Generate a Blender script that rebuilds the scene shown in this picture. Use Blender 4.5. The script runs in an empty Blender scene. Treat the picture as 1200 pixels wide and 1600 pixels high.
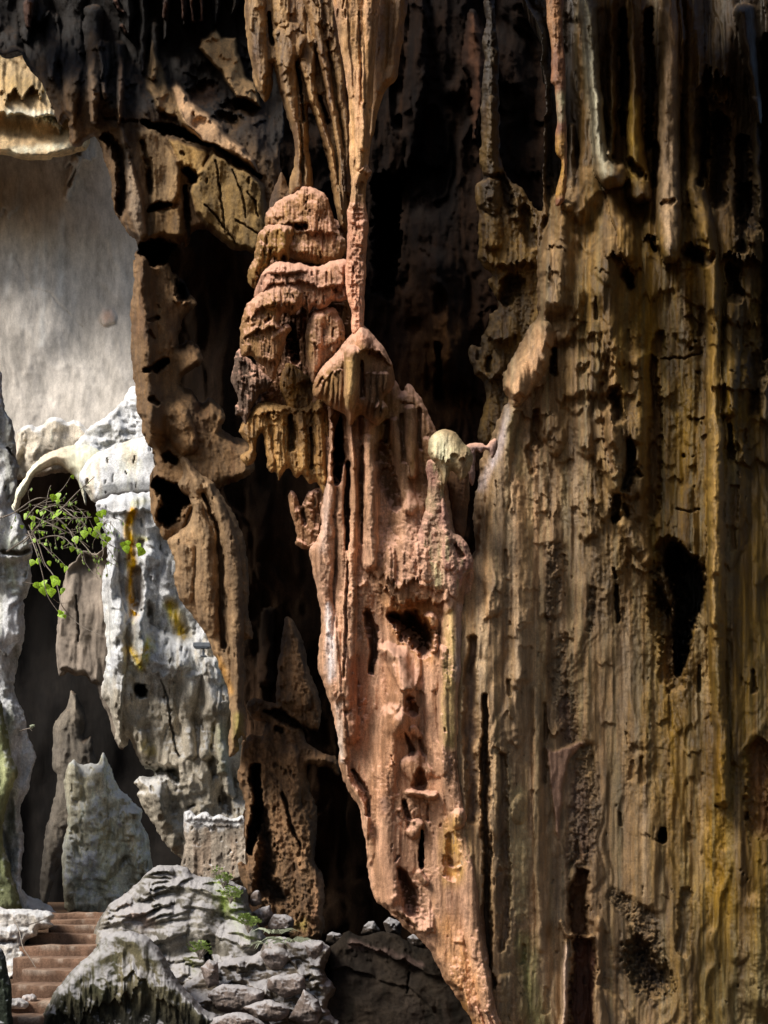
import bpy, math, random
import numpy as np
# ---------------------------------------------------------------- frame of the place
F = 1600.0; CU = 600.0; CV = 1380.0; CZ = 1.7          # focal length, level line and eye height of the survey
scene = bpy.context.scene
COL = scene.collection
def P(u, v, D):
    return ((u-CU)/F*D, D, CZ+(CV-v)/F*D)
DESAT = 1.08
KD = 1.36
def S(r, g, b, k=None):
    k = KD if k is None else k
    o = []
    for c in (r, g, b):
        c = c/255.0
        c = c/12.92 if c <= 0.04045 else ((c+0.055)/1.055)**2.4
        o.append(min(0.86, c*k))
    o = np.array(o); l = o@np.array([.25, .6, .15])
    return l+(o-l)*DESAT
# ---------------------------------------------------------------- noise
_T = {}
def _tab(s):
    if s not in _T: _T[s] = np.random.default_rng(s).random((256, 256)).astype(np.float32)*2-1
    return _T[s]
def vn(x, y, s=0):
    t = _tab(s)
    xi = np.floor(x); yi = np.floor(y)
    fx = (x-xi).astype(np.float32); fy = (y-yi).astype(np.float32)
    xi = xi.astype(np.int64) & 255; yi = yi.astype(np.int64) & 255
    x1 = (xi+1) & 255; y1 = (yi+1) & 255
    fx = fx*fx*fx*(fx*(fx*6-15)+10); fy = fy*fy*fy*(fy*(fy*6-15)+10)
    a = t[yi, xi]; b = t[yi, x1]; c = t[y1, xi]; d = t[y1, x1]
    return (a+(b-a)*fx)*(1-fy)+(c+(d-c)*fx)*fy
def fbm(x, y, o=4, s=0, g=0.5):
    r = 0; a = 1; n = 0
    for i in range(o):
        r = r+a*vn(x*2**i+i*17.3, y*2**i+i*9.1, s*7+i); n += a; a *= g
    return r/n
def rdg(x, y, o=4, s=0, g=0.5):
    r = 0; a = 1; n = 0
    for i in range(o):
        r = r+a*(1-2*np.abs(vn(x*2**i+i*11.3, y*2**i+i*5.7, s*7+31+i))); n += a; a *= g
    return r/n
def sst(a, b, x):
    t = np.clip((x-a)/(b-a), 0, 1); return t*t*(3-2*t)
# ---------------------------------------------------------------- materials
def rock_material(name, rough=0.85, dust=(0.5, 0.4, 0.36), dust_amt=0.5, dust_lo=0.25, dust_hi=0.8, bump=0.5, bscale=1.0, spec=0.25, wet=0.0, grain=1.0):
    m = bpy.data.materials.new(name); m.use_nodes = True
    nt = m.node_tree; N = nt.nodes; L = nt.links; N.clear()
    out = N.new('ShaderNodeOutputMaterial'); b = N.new('ShaderNodeBsdfPrincipled'); L.new(b.outputs[0], out.inputs[0])
    at = N.new('ShaderNodeAttribute'); at.attribute_name = 'stain'
    tc = N.new('ShaderNodeTexCoord')
    mp = N.new('ShaderNodeMapping'); mp.inputs['Scale'].default_value = (1, 1, 0.35); L.new(tc.outputs['Object'], mp.inputs[0])
    n1 = N.new('ShaderNodeTexNoise'); n1.inputs['Scale'].default_value = 9*bscale; n1.inputs['Detail'].default_value = 8; n1.inputs['Roughness'].default_value = 0.68; L.new(mp.outputs[0], n1.inputs['Vector'])
    n2 = N.new('ShaderNodeTexNoise'); n2.inputs['Scale'].default_value = 42*bscale; n2.inputs['Detail'].default_value = 7; n2.inputs['Roughness'].default_value = 0.8; L.new(tc.outputs['Object'], n2.inputs['Vector'])
    vo = N.new('ShaderNodeTexVoronoi'); vo.inputs['Scale'].default_value = 16*bscale; L.new(mp.outputs[0], vo.inputs['Vector'])
    # mottling of the base colour
    mr = N.new('ShaderNodeMapRange'); mr.inputs['From Min'].default_value = 0.3; mr.inputs['From Max'].default_value = 0.7; mr.inputs['To Min'].default_value = 0.62; mr.inputs['To Max'].default_value = 1.3; L.new(n1.outputs[0], mr.inputs[0])
    mr2 = N.new('ShaderNodeMapRange'); mr2.inputs['From Min'].default_value = 0.35; mr2.inputs['From Max'].default_value = 0.65; mr2.inputs['To Min'].default_value = 1-.38*grain; mr2.inputs['To Max'].default_value = 1+.3*grain; L.new(n2.outputs[0], mr2.inputs[0])
    n0 = N.new('ShaderNodeTexNoise'); n0.inputs['Scale'].default_value = 1.7*bscale; n0.inputs['Detail'].default_value = 5; n0.inputs['Roughness'].default_value = 0.6; L.new(mp.outputs[0], n0.inputs['Vector'])
    mr0 = N.new('ShaderNodeMapRange'); mr0.inputs['From Min'].default_value = 0.36; mr0.inputs['From Max'].default_value = 0.6; mr0.inputs['To Min'].default_value = 1-.34*grain; mr0.inputs['To Max'].default_value = 1+.1*grain; L.new(n0.outputs[0], mr0.inputs[0])
    m0 = N.new('ShaderNodeMath'); m0.operation = 'MULTIPLY'; L.new(mr.outputs[0], m0.inputs[0]); L.new(mr0.outputs[0], m0.inputs[1])
    mm = N.new('ShaderNodeMath'); mm.operation = 'MULTIPLY'; L.new(m0.outputs[0], mm.inputs[0]); L.new(mr2.outputs[0], mm.inputs[1])
    vm = N.new('ShaderNodeVectorMath'); vm.operation = 'SCALE'; L.new(at.outputs['Color'], vm.inputs[0]); L.new(mm.outputs[0], vm.inputs['Scale'])
    # pale dust that settled on ledges
    ge = N.new('ShaderNodeNewGeometry'); sx = N.new('ShaderNodeSeparateXYZ'); L.new(ge.outputs['Normal'], sx.inputs[0])
    ad = N.new('ShaderNodeMath'); ad.operation = 'MULTIPLY_ADD'; L.new(n1.outputs[0], ad.inputs[0]); ad.inputs[1].default_value = 0.7; ad.inputs[2].default_value = -0.35
    a2 = N.new('ShaderNodeMath'); a2.operation = 'ADD'; L.new(sx.outputs['Z'], a2.inputs[0]); L.new(ad.outputs[0], a2.inputs[1])
    dr = N.new('ShaderNodeMapRange'); dr.interpolation_type = 'SMOOTHSTEP'; dr.inputs['From Min'].default_value = dust_lo; dr.inputs['From Max'].default_value = dust_hi; dr.inputs['To Max'].default_value = dust_amt; L.new(a2.outputs[0], dr.inputs[0])
    mx = N.new('ShaderNodeMix'); mx.data_type = 'RGBA'; L.new(dr.outputs[0], mx.inputs['Factor']); L.new(vm.outputs[0], mx.inputs['A']); mx.inputs['B'].default_value = (*dust, 1)
    L.new(mx.outputs['Result'], b.inputs['Base Color'])
    # bump
    b1 = N.new('ShaderNodeBump'); b1.inputs['Strength'].default_value = bump; b1.inputs['Distance'].default_value = 0.09/bscale; L.new(n1.outputs[0], b1.inputs['Height'])
    b2 = N.new('ShaderNodeBump'); b2.inputs['Strength'].default_value = min(1, bump*1.5)*grain; b2.inputs['Distance'].default_value = 0.03/bscale; L.new(n2.outputs[0], b2.inputs['Height']); L.new(b1.outputs[0], b2.inputs['Normal'])
    b3 = N.new('ShaderNodeBump'); b3.inputs['Strength'].default_value = bump*0.5; b3.inputs['Distance'].default_value = 0.02/bscale; L.new(vo.outputs['Distance'], b3.inputs['Height']); L.new(b2.outputs[0], b3.inputs['Normal'])
    L.new(b3.outputs[0], b.inputs['Normal'])
    rr = N.new('ShaderNodeMapRange'); rr.inputs['From Min'].default_value = 0.35; rr.inputs['From Max'].default_value = 0.65; rr.inputs['To Min'].default_value = rough-wet; rr.inputs['To Max'].default_value = min(1, rough+0.1); L.new(n1.outputs[0], rr.inputs[0]); L.new(rr.outputs[0], b.inputs['Roughness'])
    b.inputs['Specular IOR Level'].default_value = spec
    return m
def plain_material(name, color, rough=0.6, metal=0.0, var=0.15, scale=20, bump=0.2, trans=0.0):
    m = bpy.data.materials.new(name); m.use_nodes = True
    nt = m.node_tree; N = nt.nodes; L = nt.links; b = N['Principled BSDF']
    tc = N.new('ShaderNodeTexCoord'); n = N.new('ShaderNodeTexNoise'); n.inputs['Scale'].default_value = scale; n.inputs['Detail'].default_value = 6; L.new(tc.outputs['Object'], n.inputs['Vector'])
    r = N.new('ShaderNodeValToRGB'); r.color_ramp.elements[0].position = 0.3; r.color_ramp.elements[1].position = 0.7
    r.color_ramp.elements[0].color = (*[c*(1-var*2) for c in color], 1); r.color_ramp.elements[1].color = (*[min(1, c*(1+var)) for c in color], 1)
    L.new(n.outputs[0], r.inputs[0]); L.new(r.outputs[0], b.inputs['Base Color'])
    bp = N.new('ShaderNodeBump'); bp.inputs['Strength'].default_value = bump; bp.inputs['Distance'].default_value = 0.02; L.new(n.outputs[0], bp.inputs['Height']); L.new(bp.outputs[0], b.inputs['Normal'])
    b.inputs['Roughness'].default_value = rough; b.inputs['Metallic'].default_value = metal
    if trans:
        t = N.new('ShaderNodeBsdfTranslucent'); L.new(r.outputs[0], t.inputs[0]); mx = N.new('ShaderNodeMixShader'); mx.inputs[0].default_value = trans
        L.new(b.outputs[0], mx.inputs[1]); L.new(t.outputs[0], mx.inputs[2]); L.new(mx.outputs[0], N['Material Output'].inputs[0])
    return m
# ---------------------------------------------------------------- object helpers
def tag(o, label=None, cat=None, group=None, kind=None):
    if label: o['label'] = label
    if cat: o['category'] = cat
    if group: o['group'] = group
    if kind: o['kind'] = kind
    return o
def empty(name, loc):
    o = bpy.data.objects.new(name, None); COL.objects.link(o); o.location = loc; o.empty_display_size = 0.2
    return o
def link(name, me, parent=None):
    o = bpy.data.objects.new(name, me); COL.objects.link(o)
    if parent is not None:
        o.parent = parent
        o.matrix_parent_inverse.identity()
        o.location = -parent.location
    return o
def fast_mesh(name, V, Q, colors=None, mat=None, smooth=True, tri=None):
    me = bpy.data.meshes.new(name)
    V = np.asarray(V, dtype=np.float32); Q = np.asarray(Q, dtype=np.int32).reshape(-1, 4)
    nt = 0 if tri is None else len(tri)
    me.vertices.add(len(V)); me.vertices.foreach_set('co', V.ravel())
    loops = Q.ravel() if not nt else np.concatenate([Q.ravel(), np.asarray(tri, dtype=np.int32).ravel()])
    me.loops.add(len(loops)); me.loops.foreach_set('vertex_index', loops)
    st = np.arange(len(Q), dtype=np.int32)*4
    if nt: st = np.concatenate([st, len(Q)*4+np.arange(nt, dtype=np.int32)*3])
    me.polygons.add(len(st)); me.polygons.foreach_set('loop_start', st)
    me.update(calc_edges=True)
    me.polygons.foreach_set('use_smooth', np.full(len(st), smooth, dtype=bool))
    if colors is not None:
        a = me.color_attributes.new('stain', 'FLOAT_COLOR', 'POINT')
        c = np.ones((len(V), 4), dtype=np.float32); c[:, :3] = colors
        a.data.foreach_set('color', c.ravel())
    if mat: me.materials.append(mat)
    me.validate()
    return me
def smooth_poly(pts, n=4):
    p = np.array(pts, float); m = len(p); out = []
    for i in range(m):
        a, b, c, d = p[i-1], p[i], p[(i+1) % m], p[(i+2) % m]
        for k in range(n):
            t = k/n
            out.append(0.5*((2*b)+(c-a)*t+(2*a-5*b+4*c-d)*t*t+(3*b-a-3*c+d)*t**3))
    return np.array(out)
# ---------------------------------------------------------------- the relief sculptor
class Relief:
    """A rock body sculpted as relief over its outline; all measures in survey units, converted to metres at depth D."""
    def __init__(s, box, D, step=1.7, seed=1, warp=3.0):
        u0, v0, u1, v1 = box
        s.D = D; s.step = step; s.seed = seed; s.box = box
        s.nu = int((u1-u0)/step)+2; s.nv = int((v1-v0)/step)+2
        s.us = u0+np.arange(s.nu)*step; s.vs = v0+np.arange(s.nv)*step
        s.U, s.V = np.meshgrid(s.us, s.vs)
        s.U = s.U.astype(np.float32); s.V = s.V.astype(np.float32)
        s.Wu = s.U+warp*fbm(s.U/18, s.V/26, 3, seed+50); s.Wv = s.V+warp*1.6*fbm(s.U/16, s.V/24, 3, seed+60)
        s.h = np.zeros_like(s.U); s.c = np.zeros(s.U.shape+(3,), np.float32)
    def sl(s, pts, pad):
        us = [p[0] for p in pts]; vs = [p[1] for p in pts]
        i0 = max(0, int((min(us)-pad-s.us[0])/s.step)); i1 = min(s.nu, int((max(us)+pad-s.us[0])/s.step)+2)
        j0 = max(0, int((min(vs)-pad-s.vs[0])/s.step)); j1 = min(s.nv, int((max(vs)+pad-s.vs[0])/s.step)+2)
        if i1 <= i0 or j1 <= j0: return None
        return (slice(j0, j1), slice(i0, i1))
    def q(s, pts, z, raw=False):
        X = (s.U if raw else s.Wu)[z]; Y = (s.V if raw else s.Wv)[z]
        best = np.full(X.shape, 9.0, np.float32)
        if len(pts) == 1: pts = [pts[0], (pts[0][0]+.01, pts[0][1], pts[0][2])]
        for a, b in zip(pts[:-1], pts[1:]):
            dx = b[0]-a[0]; dy = b[1]-a[1]; l = dx*dx+dy*dy+1e-6
            t = np.clip(((X-a[0])*dx+(Y-a[1])*dy)/l, 0, 1)
            d = np.hypot(X-a[0]-t*dx, Y-a[1]-t*dy)/(a[2]+(b[2]-a[2])*t+1e-3)
            best = np.minimum(best, d)
        return best
    def ridge(s, pts, h, soft=False, raw=False):
        z = s.sl(pts, max(p[2] for p in pts)+12)
        if z is None: return s
        q = s.q(pts, z, raw)
        s.h[z] += h*((0.5+0.5*np.cos(np.pi*np.clip(q, 0, 1))) if soft else np.sqrt(np.clip(1-q*q, 0, 1)))
        return s
    def hole(s, pts, h, edge=0.35, col=None):
        z = s.sl(pts, max(p[2] for p in pts)*1.4+12)
        if z is None: return s
        rr = max(3.0, max(p[2] for p in pts))
        q = s.q(pts, z)+0.5*fbm(s.U[z]/(rr*1.1), s.V[z]/(rr*2.2), 4, s.seed+88, .6)+.06+.22*fbm(s.U[z]/5, s.V[z]/6, 3, s.seed+87)*min(1, rr/10)
        w = (1-sst(1-edge, 1.12, q)) if edge <= .45 else np.clip(1-q*q, 0, 1)**(1.4-edge)
        s.h[z] -= h*w
        if col is not None:
            w2 = (w**1.6*min(1, .25+h/80))[..., None]; s.c[z] = s.c[z]*(1-w2)+np.asarray(col)*w2  # darkens the cavity in colour too, standing in for its shade
        return s
    def lip(s, pts, h, up, fr=6, ff=5, soft=0.6, p=1.3, seed=0):
        """a ledge: swells downwards to the lip line, then drops away; fr = length of the drip fringe"""
        us = np.array([p_[0] for p_ in pts]); vs = np.array([p_[1] for p_ in pts])
        z = s.sl(pts+[(pts[0][0], min(vs)-up)], 20+fr)
        if z is None: return s
        X = s.Wu[z]; Y = s.V[z]
        line = np.interp(X, us, vs)+fr*(0.6*vn(X/ff, Y*0+s.seed+seed+.5, 3)+0.5*vn(X/(ff*2.7), Y*0+seed+7.5, 4))
        d = line-Y; L = us[-1]-us[0]
        win = np.sqrt(np.clip(1-np.abs((X-(us[0]+us[-1])/2)/(L/2+1e-3))**3, 0, 1))
        prof = np.where(d > 0, np.clip(1-d/up, 0, 1)**p, 1-sst(0, soft*4+0.5, -d))
        s.h[z] += h*prof*win
        return s
    def plate(s, poly, h, edge=6, col=None, tilt=(0, 0)):
        z = s.sl(poly, 14)
        if z is None: return s
        d = sdf(s.Wu[z], s.Wv[z], poly); w = sst(-1.0, edge, d)
        cu = np.mean([p[0] for p in poly]); cv = np.mean([p[1] for p in poly])
        s.h[z] += (h+tilt[0]*(s.U[z]-cu)+tilt[1]*(s.V[z]-cv))*w
        if col is not None: s.c[z] = s.c[z]*(1-w[..., None])+np.asarray(col)*w[..., None]
        return s
    def paint(s, pts, col, k=0.9, noise=0.5):
        z = s.sl(pts, max(p[2] for p in pts)*1.3+14)
        if z is None: return s
        q = s.q(pts, z)+noise*0.6*fbm(s.U[z]/9, s.V[z]/30, 3, s.seed+77)
        w = (k*(1-sst(0.0, 1.25, q))*(.75+.5*fbm(s.U[z]/5, s.V[z]/22, 3, s.seed+79)))[..., None].clip(0, 1)
        s.c[z] = s.c[z]*(1-w)+np.asarray(col)*w
        return s
    # --- rock character
    def base(s, c1, c2, c3=None, su=40, sv=160, ch=0.6):
        n = 0.5+0.5*np.clip(fbm(s.U/su, s.V/sv, 5, s.seed+5)*2.2, -1, 1)
        s.c[:] = np.asarray(c1)*(1-n[..., None])+np.asarray(c2)*n[..., None]
        if c3 is not None:
            m = (ch*sst(0.05, 0.45, fbm(s.U/(su*.35), s.V/(sv*.8), 4, s.seed+9)))[..., None]
            s.c[:] = s.c*(1-m)+np.asarray(c3)*m
        s.c *= (1+.24*fbm(s.U/4, s.V/22, 3, s.seed+3, .65)+.22*fbm(s.U/13, s.V/17, 3, s.seed+4))[..., None]
        return s
    def flutes(s, amp, w, asp=14, o=3, warp=0.5, sharp=0.0, seed=0):
        X = s.U/w+warp*fbm(s.U/70, s.V/120, 3, s.seed+11+seed)*3
        n = fbm(X, s.V/(w*asp), o, s.seed+13+seed)
        if sharp: n = n*(1-sharp)+sharp*rdg(X*0.6, s.V/(w*asp), o, s.seed+14+seed)
        s.h += amp*n
        return s
    def crags(s, amp, w, asp=1.4, o=5, seed=0, ridged=0.5, mask=None, g=0.55):
        wu = s.U/w+0.5*fbm(s.U/w/2, s.V/w/2, 3, s.seed+21+seed); wv = s.V/(w*asp)+0.5*fbm(s.U/w/2, s.V/w/2, 3, s.seed+22+seed)
        n = (1-ridged)*fbm(wu, wv, o, s.seed+23+seed, g)+ridged*rdg(wu, wv, o, s.seed+24+seed, g)
        if mask is not None: n = n*mask
        s.h += amp*n; s.c *= (1+0.35*np.clip(n, -1, 1)*min(1, amp/4))[..., None]
        return s
    def rough_mask(s, su=60, sv=120, lo=-0.1, hi=0.3, seed=0):
        return sst(lo, hi, fbm(s.U/su, s.V/sv, 3, s.seed+31+seed))
    def steps(s, n, h=(3, 9), w=(12, 45), up=(18, 60), fr=5, seed=0, region=None):
        r = random.Random(s.seed*13+seed); x0, y0, x1, y1 = region or s.box
        for i in range(n):
            x = r.uniform(x0, x1); y = r.uniform(y0, y1); ww = r.uniform(*w); k = r.uniform(-.25, .25)*ww
            s.lip([(x-ww/2, y-k), (x, y+r.uniform(-.12, .12)*ww), (x+ww/2, y+k)], r.uniform(*h), r.uniform(*up), fr=fr*r.uniform(.5, 1.5), ff=r.uniform(2.5, 6), seed=i)
        return s
    def cascades(s, n, w=(30, 90), h=(8, 20), up=(80, 220), fr=14, seed=0, region=None):
        R = random.Random(s.seed*23+seed); x0, y0, x1, y1 = region or s.box
        for i in range(n):
            x = R.uniform(x0, x1); y = R.uniform(y0, y1); ww = R.uniform(*w); hh = R.uniform(*h); u = R.uniform(*up); k = R.uniform(-.3, .3)*ww
            s.lip([(x-ww/2, y-k-8), (x-ww*.2, y-k*.3), (x+ww*.2, y+k*.3), (x+ww/2, y+k-8)], hh, u, fr, R.uniform(3, 8), 2.2, .8, i+90)
            s.ridge([(x+R.uniform(-6, 6), y-u, ww*.2), (x, y-u*.4, ww*.45), (x, y-6, ww*.3)], hh*.7, soft=True)
        return s
    def pits(s, n, r=(1.5, 5), asp=(1, 4), d=(3, 12), seed=0, region=None, col=None):
        R = random.Random(s.seed*17+seed); x0, y0, x1, y1 = region or s.box
        for i in range(n):
            x = R.uniform(x0, x1); y = R.uniform(y0, y1); rr = R.uniform(*r); a = R.uniform(*asp)
            s.hole([(x, y-rr*a, rr*.7), (x+R.uniform(-2, 2), y+rr*a, rr)], R.uniform(*d), edge=0.7, col=col)
        return s
    def lumps(s, n, r=(6, 18), h=(4, 12), seed=0, region=None, asp=(0.7, 1.6)):
        R = random.Random(s.seed*19+seed); x0, y0, x1, y1 = region or s.box
        for i in range(n):
            x = R.uniform(x0, x1); y = R.uniform(y0, y1); rr = R.uniform(*r); a = (R.uniform(*asp)-.7)*rr
            s.ridge([(x, y-a, rr*.8), (x+R.uniform(-.2, .2)*rr, y+a, rr)], R.uniform(*h))
        return s
    # --- make the mesh
    def build(s, name, mat, poly=None, R=14, T=None, edgewarp=2.0, skirt=60, back=False, parent=None, smooth=4, lens=None):
        h = s.h.copy(); U = s.U.copy(); V = s.V.copy()
        if T is None: T = R
        if poly is not None:
            pl = smooth_poly(poly, smooth) if smooth > 1 else np.array(poly, float)
            X = U+edgewarp*(1.7*fbm(U/26, V/34, 4, s.seed+41, .6)+.4*fbm(U/6, V/9, 2, s.seed+42)); Y = V+edgewarp*(1.4*fbm(U/22, V/26, 4, s.seed+43, .6)+.3*fbm(U/6, V/8, 2, s.seed+45))
            d = sdf(X, Y, pl)
            keep = d > -s.step*0.95
            q = np.clip(d/R, 0, 1); ep = T*(np.sqrt(1-(1-q)**2)-1)
            h = h*(0.25+0.75*sst(0, min(R, 10), d))+ep
            gy, gx = np.gradient(d, s.step); gl = np.hypot(gx, gy)+1e-6
            mv = np.where(d < 0, -d, 0)
            U += mv*gx/gl; V += mv*gy/gl
        else:
            keep = np.ones_like(h, bool); ep = np.zeros_like(h)
        idx = np.full(h.shape, -1, np.int64)
        kq = keep[:-1, :-1] & keep[1:, :-1] & keep[:-1, 1:] & keep[1:, 1:]
        used = np.zeros_like(keep); used[:-1, :-1] |= kq; used[1:, :-1] |= kq; used[:-1, 1:] |= kq; used[1:, 1:] |= kq
        n = int(used.sum()); idx[used] = np.arange(n)
        a = idx[:-1, :-1][kq]; b = idx[1:, :-1][kq]; c = idx[1:, 1:][kq]; dd = idx[:-1, 1:][kq]
        Q = np.stack([a, b, c, dd], 1)
        def pos(u, v, hh):
            D = s.D-hh*s.D/F
            return np.stack([(u-CU)/F*D, D, CZ+(CV-v)/F*D], 1)
        u = U[used]; v = V[used]; hh = h[used]; col = s.c[used]
        Vt = pos(u, v, hh)
        # boundary edges
        e = np.concatenate([np.stack([Q[:, i], Q[:, (i+1) % 4]], 1) for i in range(4)])
        key = np.minimum(e[:, 0], e[:, 1])*(n+1)+np.maximum(e[:, 0], e[:, 1])
        _, inv, cnt = np.unique(key, return_inverse=True, return_counts=True)
        be = e[cnt[inv] == 1]
        if back:
            hb = -2*T-(ep[used])-0.35*(hh-ep[used])*0
            Vb = pos(u, v, np.minimum(hb, hh-0.5))
            Vt = np.concatenate([Vt, Vb]); Q2 = Q[:, ::-1]+n
            sk = np.stack([be[:, 1], be[:, 0], be[:, 0]+n, be[:, 1]+n], 1)
            Q = np.concatenate([Q, Q2, sk]); col = np.concatenate([col, col])
        elif skirt:
            bi = np.unique(be); mp = np.full(n, -1, np.int64); mp[bi] = n+np.arange(len(bi))
            cu = u.mean(); cv = v.mean()
            Vs = Vt[bi].copy(); sd = skirt*s.D/F
            Vs[:, 1] += sd      # straight back into the rock
            Vs[:, 0] += -(u[bi]-cu)/F*s.D*0.03+Vs[:, 0]/Vs[:, 1]*sd; Vs[:, 2] += -(cv-v[bi])/F*s.D*0.03+(Vs[:, 2]-CZ)/Vs[:, 1]*sd
            Vt = np.concatenate([Vt, Vs]); col = np.concatenate([col, col[bi]])
            Q = np.concatenate([Q, np.stack([be[:, 1], be[:, 0], mp[be[:, 0]], mp[be[:, 1]]], 1)])
        me = fast_mesh(name, Vt, Q, np.clip(col, 0.002, 0.9), mat)
        return link(name, me, parent)
def sdf(X, Y, poly):
    p = np.asarray(poly, float); m = len(p)
    d2 = np.full(X.shape, 1e12); ins = np.zeros(X.shape, bool)
    for i in range(m):
        ax, ay = p[i]; bx, by = p[(i+1) % m]
        dx = bx-ax; dy = by-ay; l = dx*dx+dy*dy+1e-9
        t = np.clip(((X-ax)*dx+(Y-ay)*dy)/l, 0, 1)
        d2 = np.minimum(d2, (X-ax-t*dx)**2+(Y-ay-t*dy)**2)
        cr = ((ay > Y) != (by > Y))
        if abs(dy) > 1e-9:
            ins ^= cr & (X < dx*(Y-ay)/dy+ax)
    d = np.sqrt(d2).astype(np.float32)
    return np.where(ins, d, -d)
def box_of(poly, pad=8):
    p = np.array(poly); return (p[:, 0].min()-pad, p[:, 1].min()-pad, p[:, 0].max()+pad, p[:, 1].max()+pad)
SKY, SUN, SUNA = 0.115, 4.8, 24.0
# ---------------------------------------------------------------- palettes
M_ochre = rock_material('ochre_flowstone', 0.64, S(168, 138, 100), 0.3, 0.4, 1.0, 0.3, 1.0, 0.4, 0.22)
M_pink = rock_material('pink_dusted_flowstone', 0.85, S(206, 164, 142), 0.68, 0.16, 0.66, 0.42, 1.3, 0.2)
M_brown = rock_material('brown_limestone', 0.8, S(150, 115, 85), 0.2, 0.5, 1.0, 0.42, 0.9, 0.3, 0.2)
M_dark = rock_material('dark_limestone', 0.9, (0.05, 0.04, 0.03), 0.2, 0.4, 1.0, 0.5, 0.7, 0.1)
M_white = rock_material('pale_daylit_limestone', 0.88, (0.82, 0.83, 0.84), 0.6, 0.25, 0.8, 0.35, 0.6, 0.2)  # pale dust tint raised to carry the chamber's daylight glow
M_smooth = rock_material('smooth_limestone', 0.9, (0.5, 0.45, 0.4), 0.1, 0.4, 1.0, 0.16, 0.5, 0.15, 0.0, 0.35)
M_mound = rock_material('grey_rimstone', 0.85, (0.5, 0.48, 0.48), 0.75, 0.35, 0.9, 0.35, 1.0, 0.2)
DK = S(30, 22, 17); BLK = S(12, 9, 8)
ochre = S(122, 92, 48); tan = S(158, 126, 84); pinkb = S(150, 116, 84); grayb = S(132, 112, 84); yel = S(150, 115, 52); umber = S(92, 64, 40); olive = S(120, 110, 70)

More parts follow.
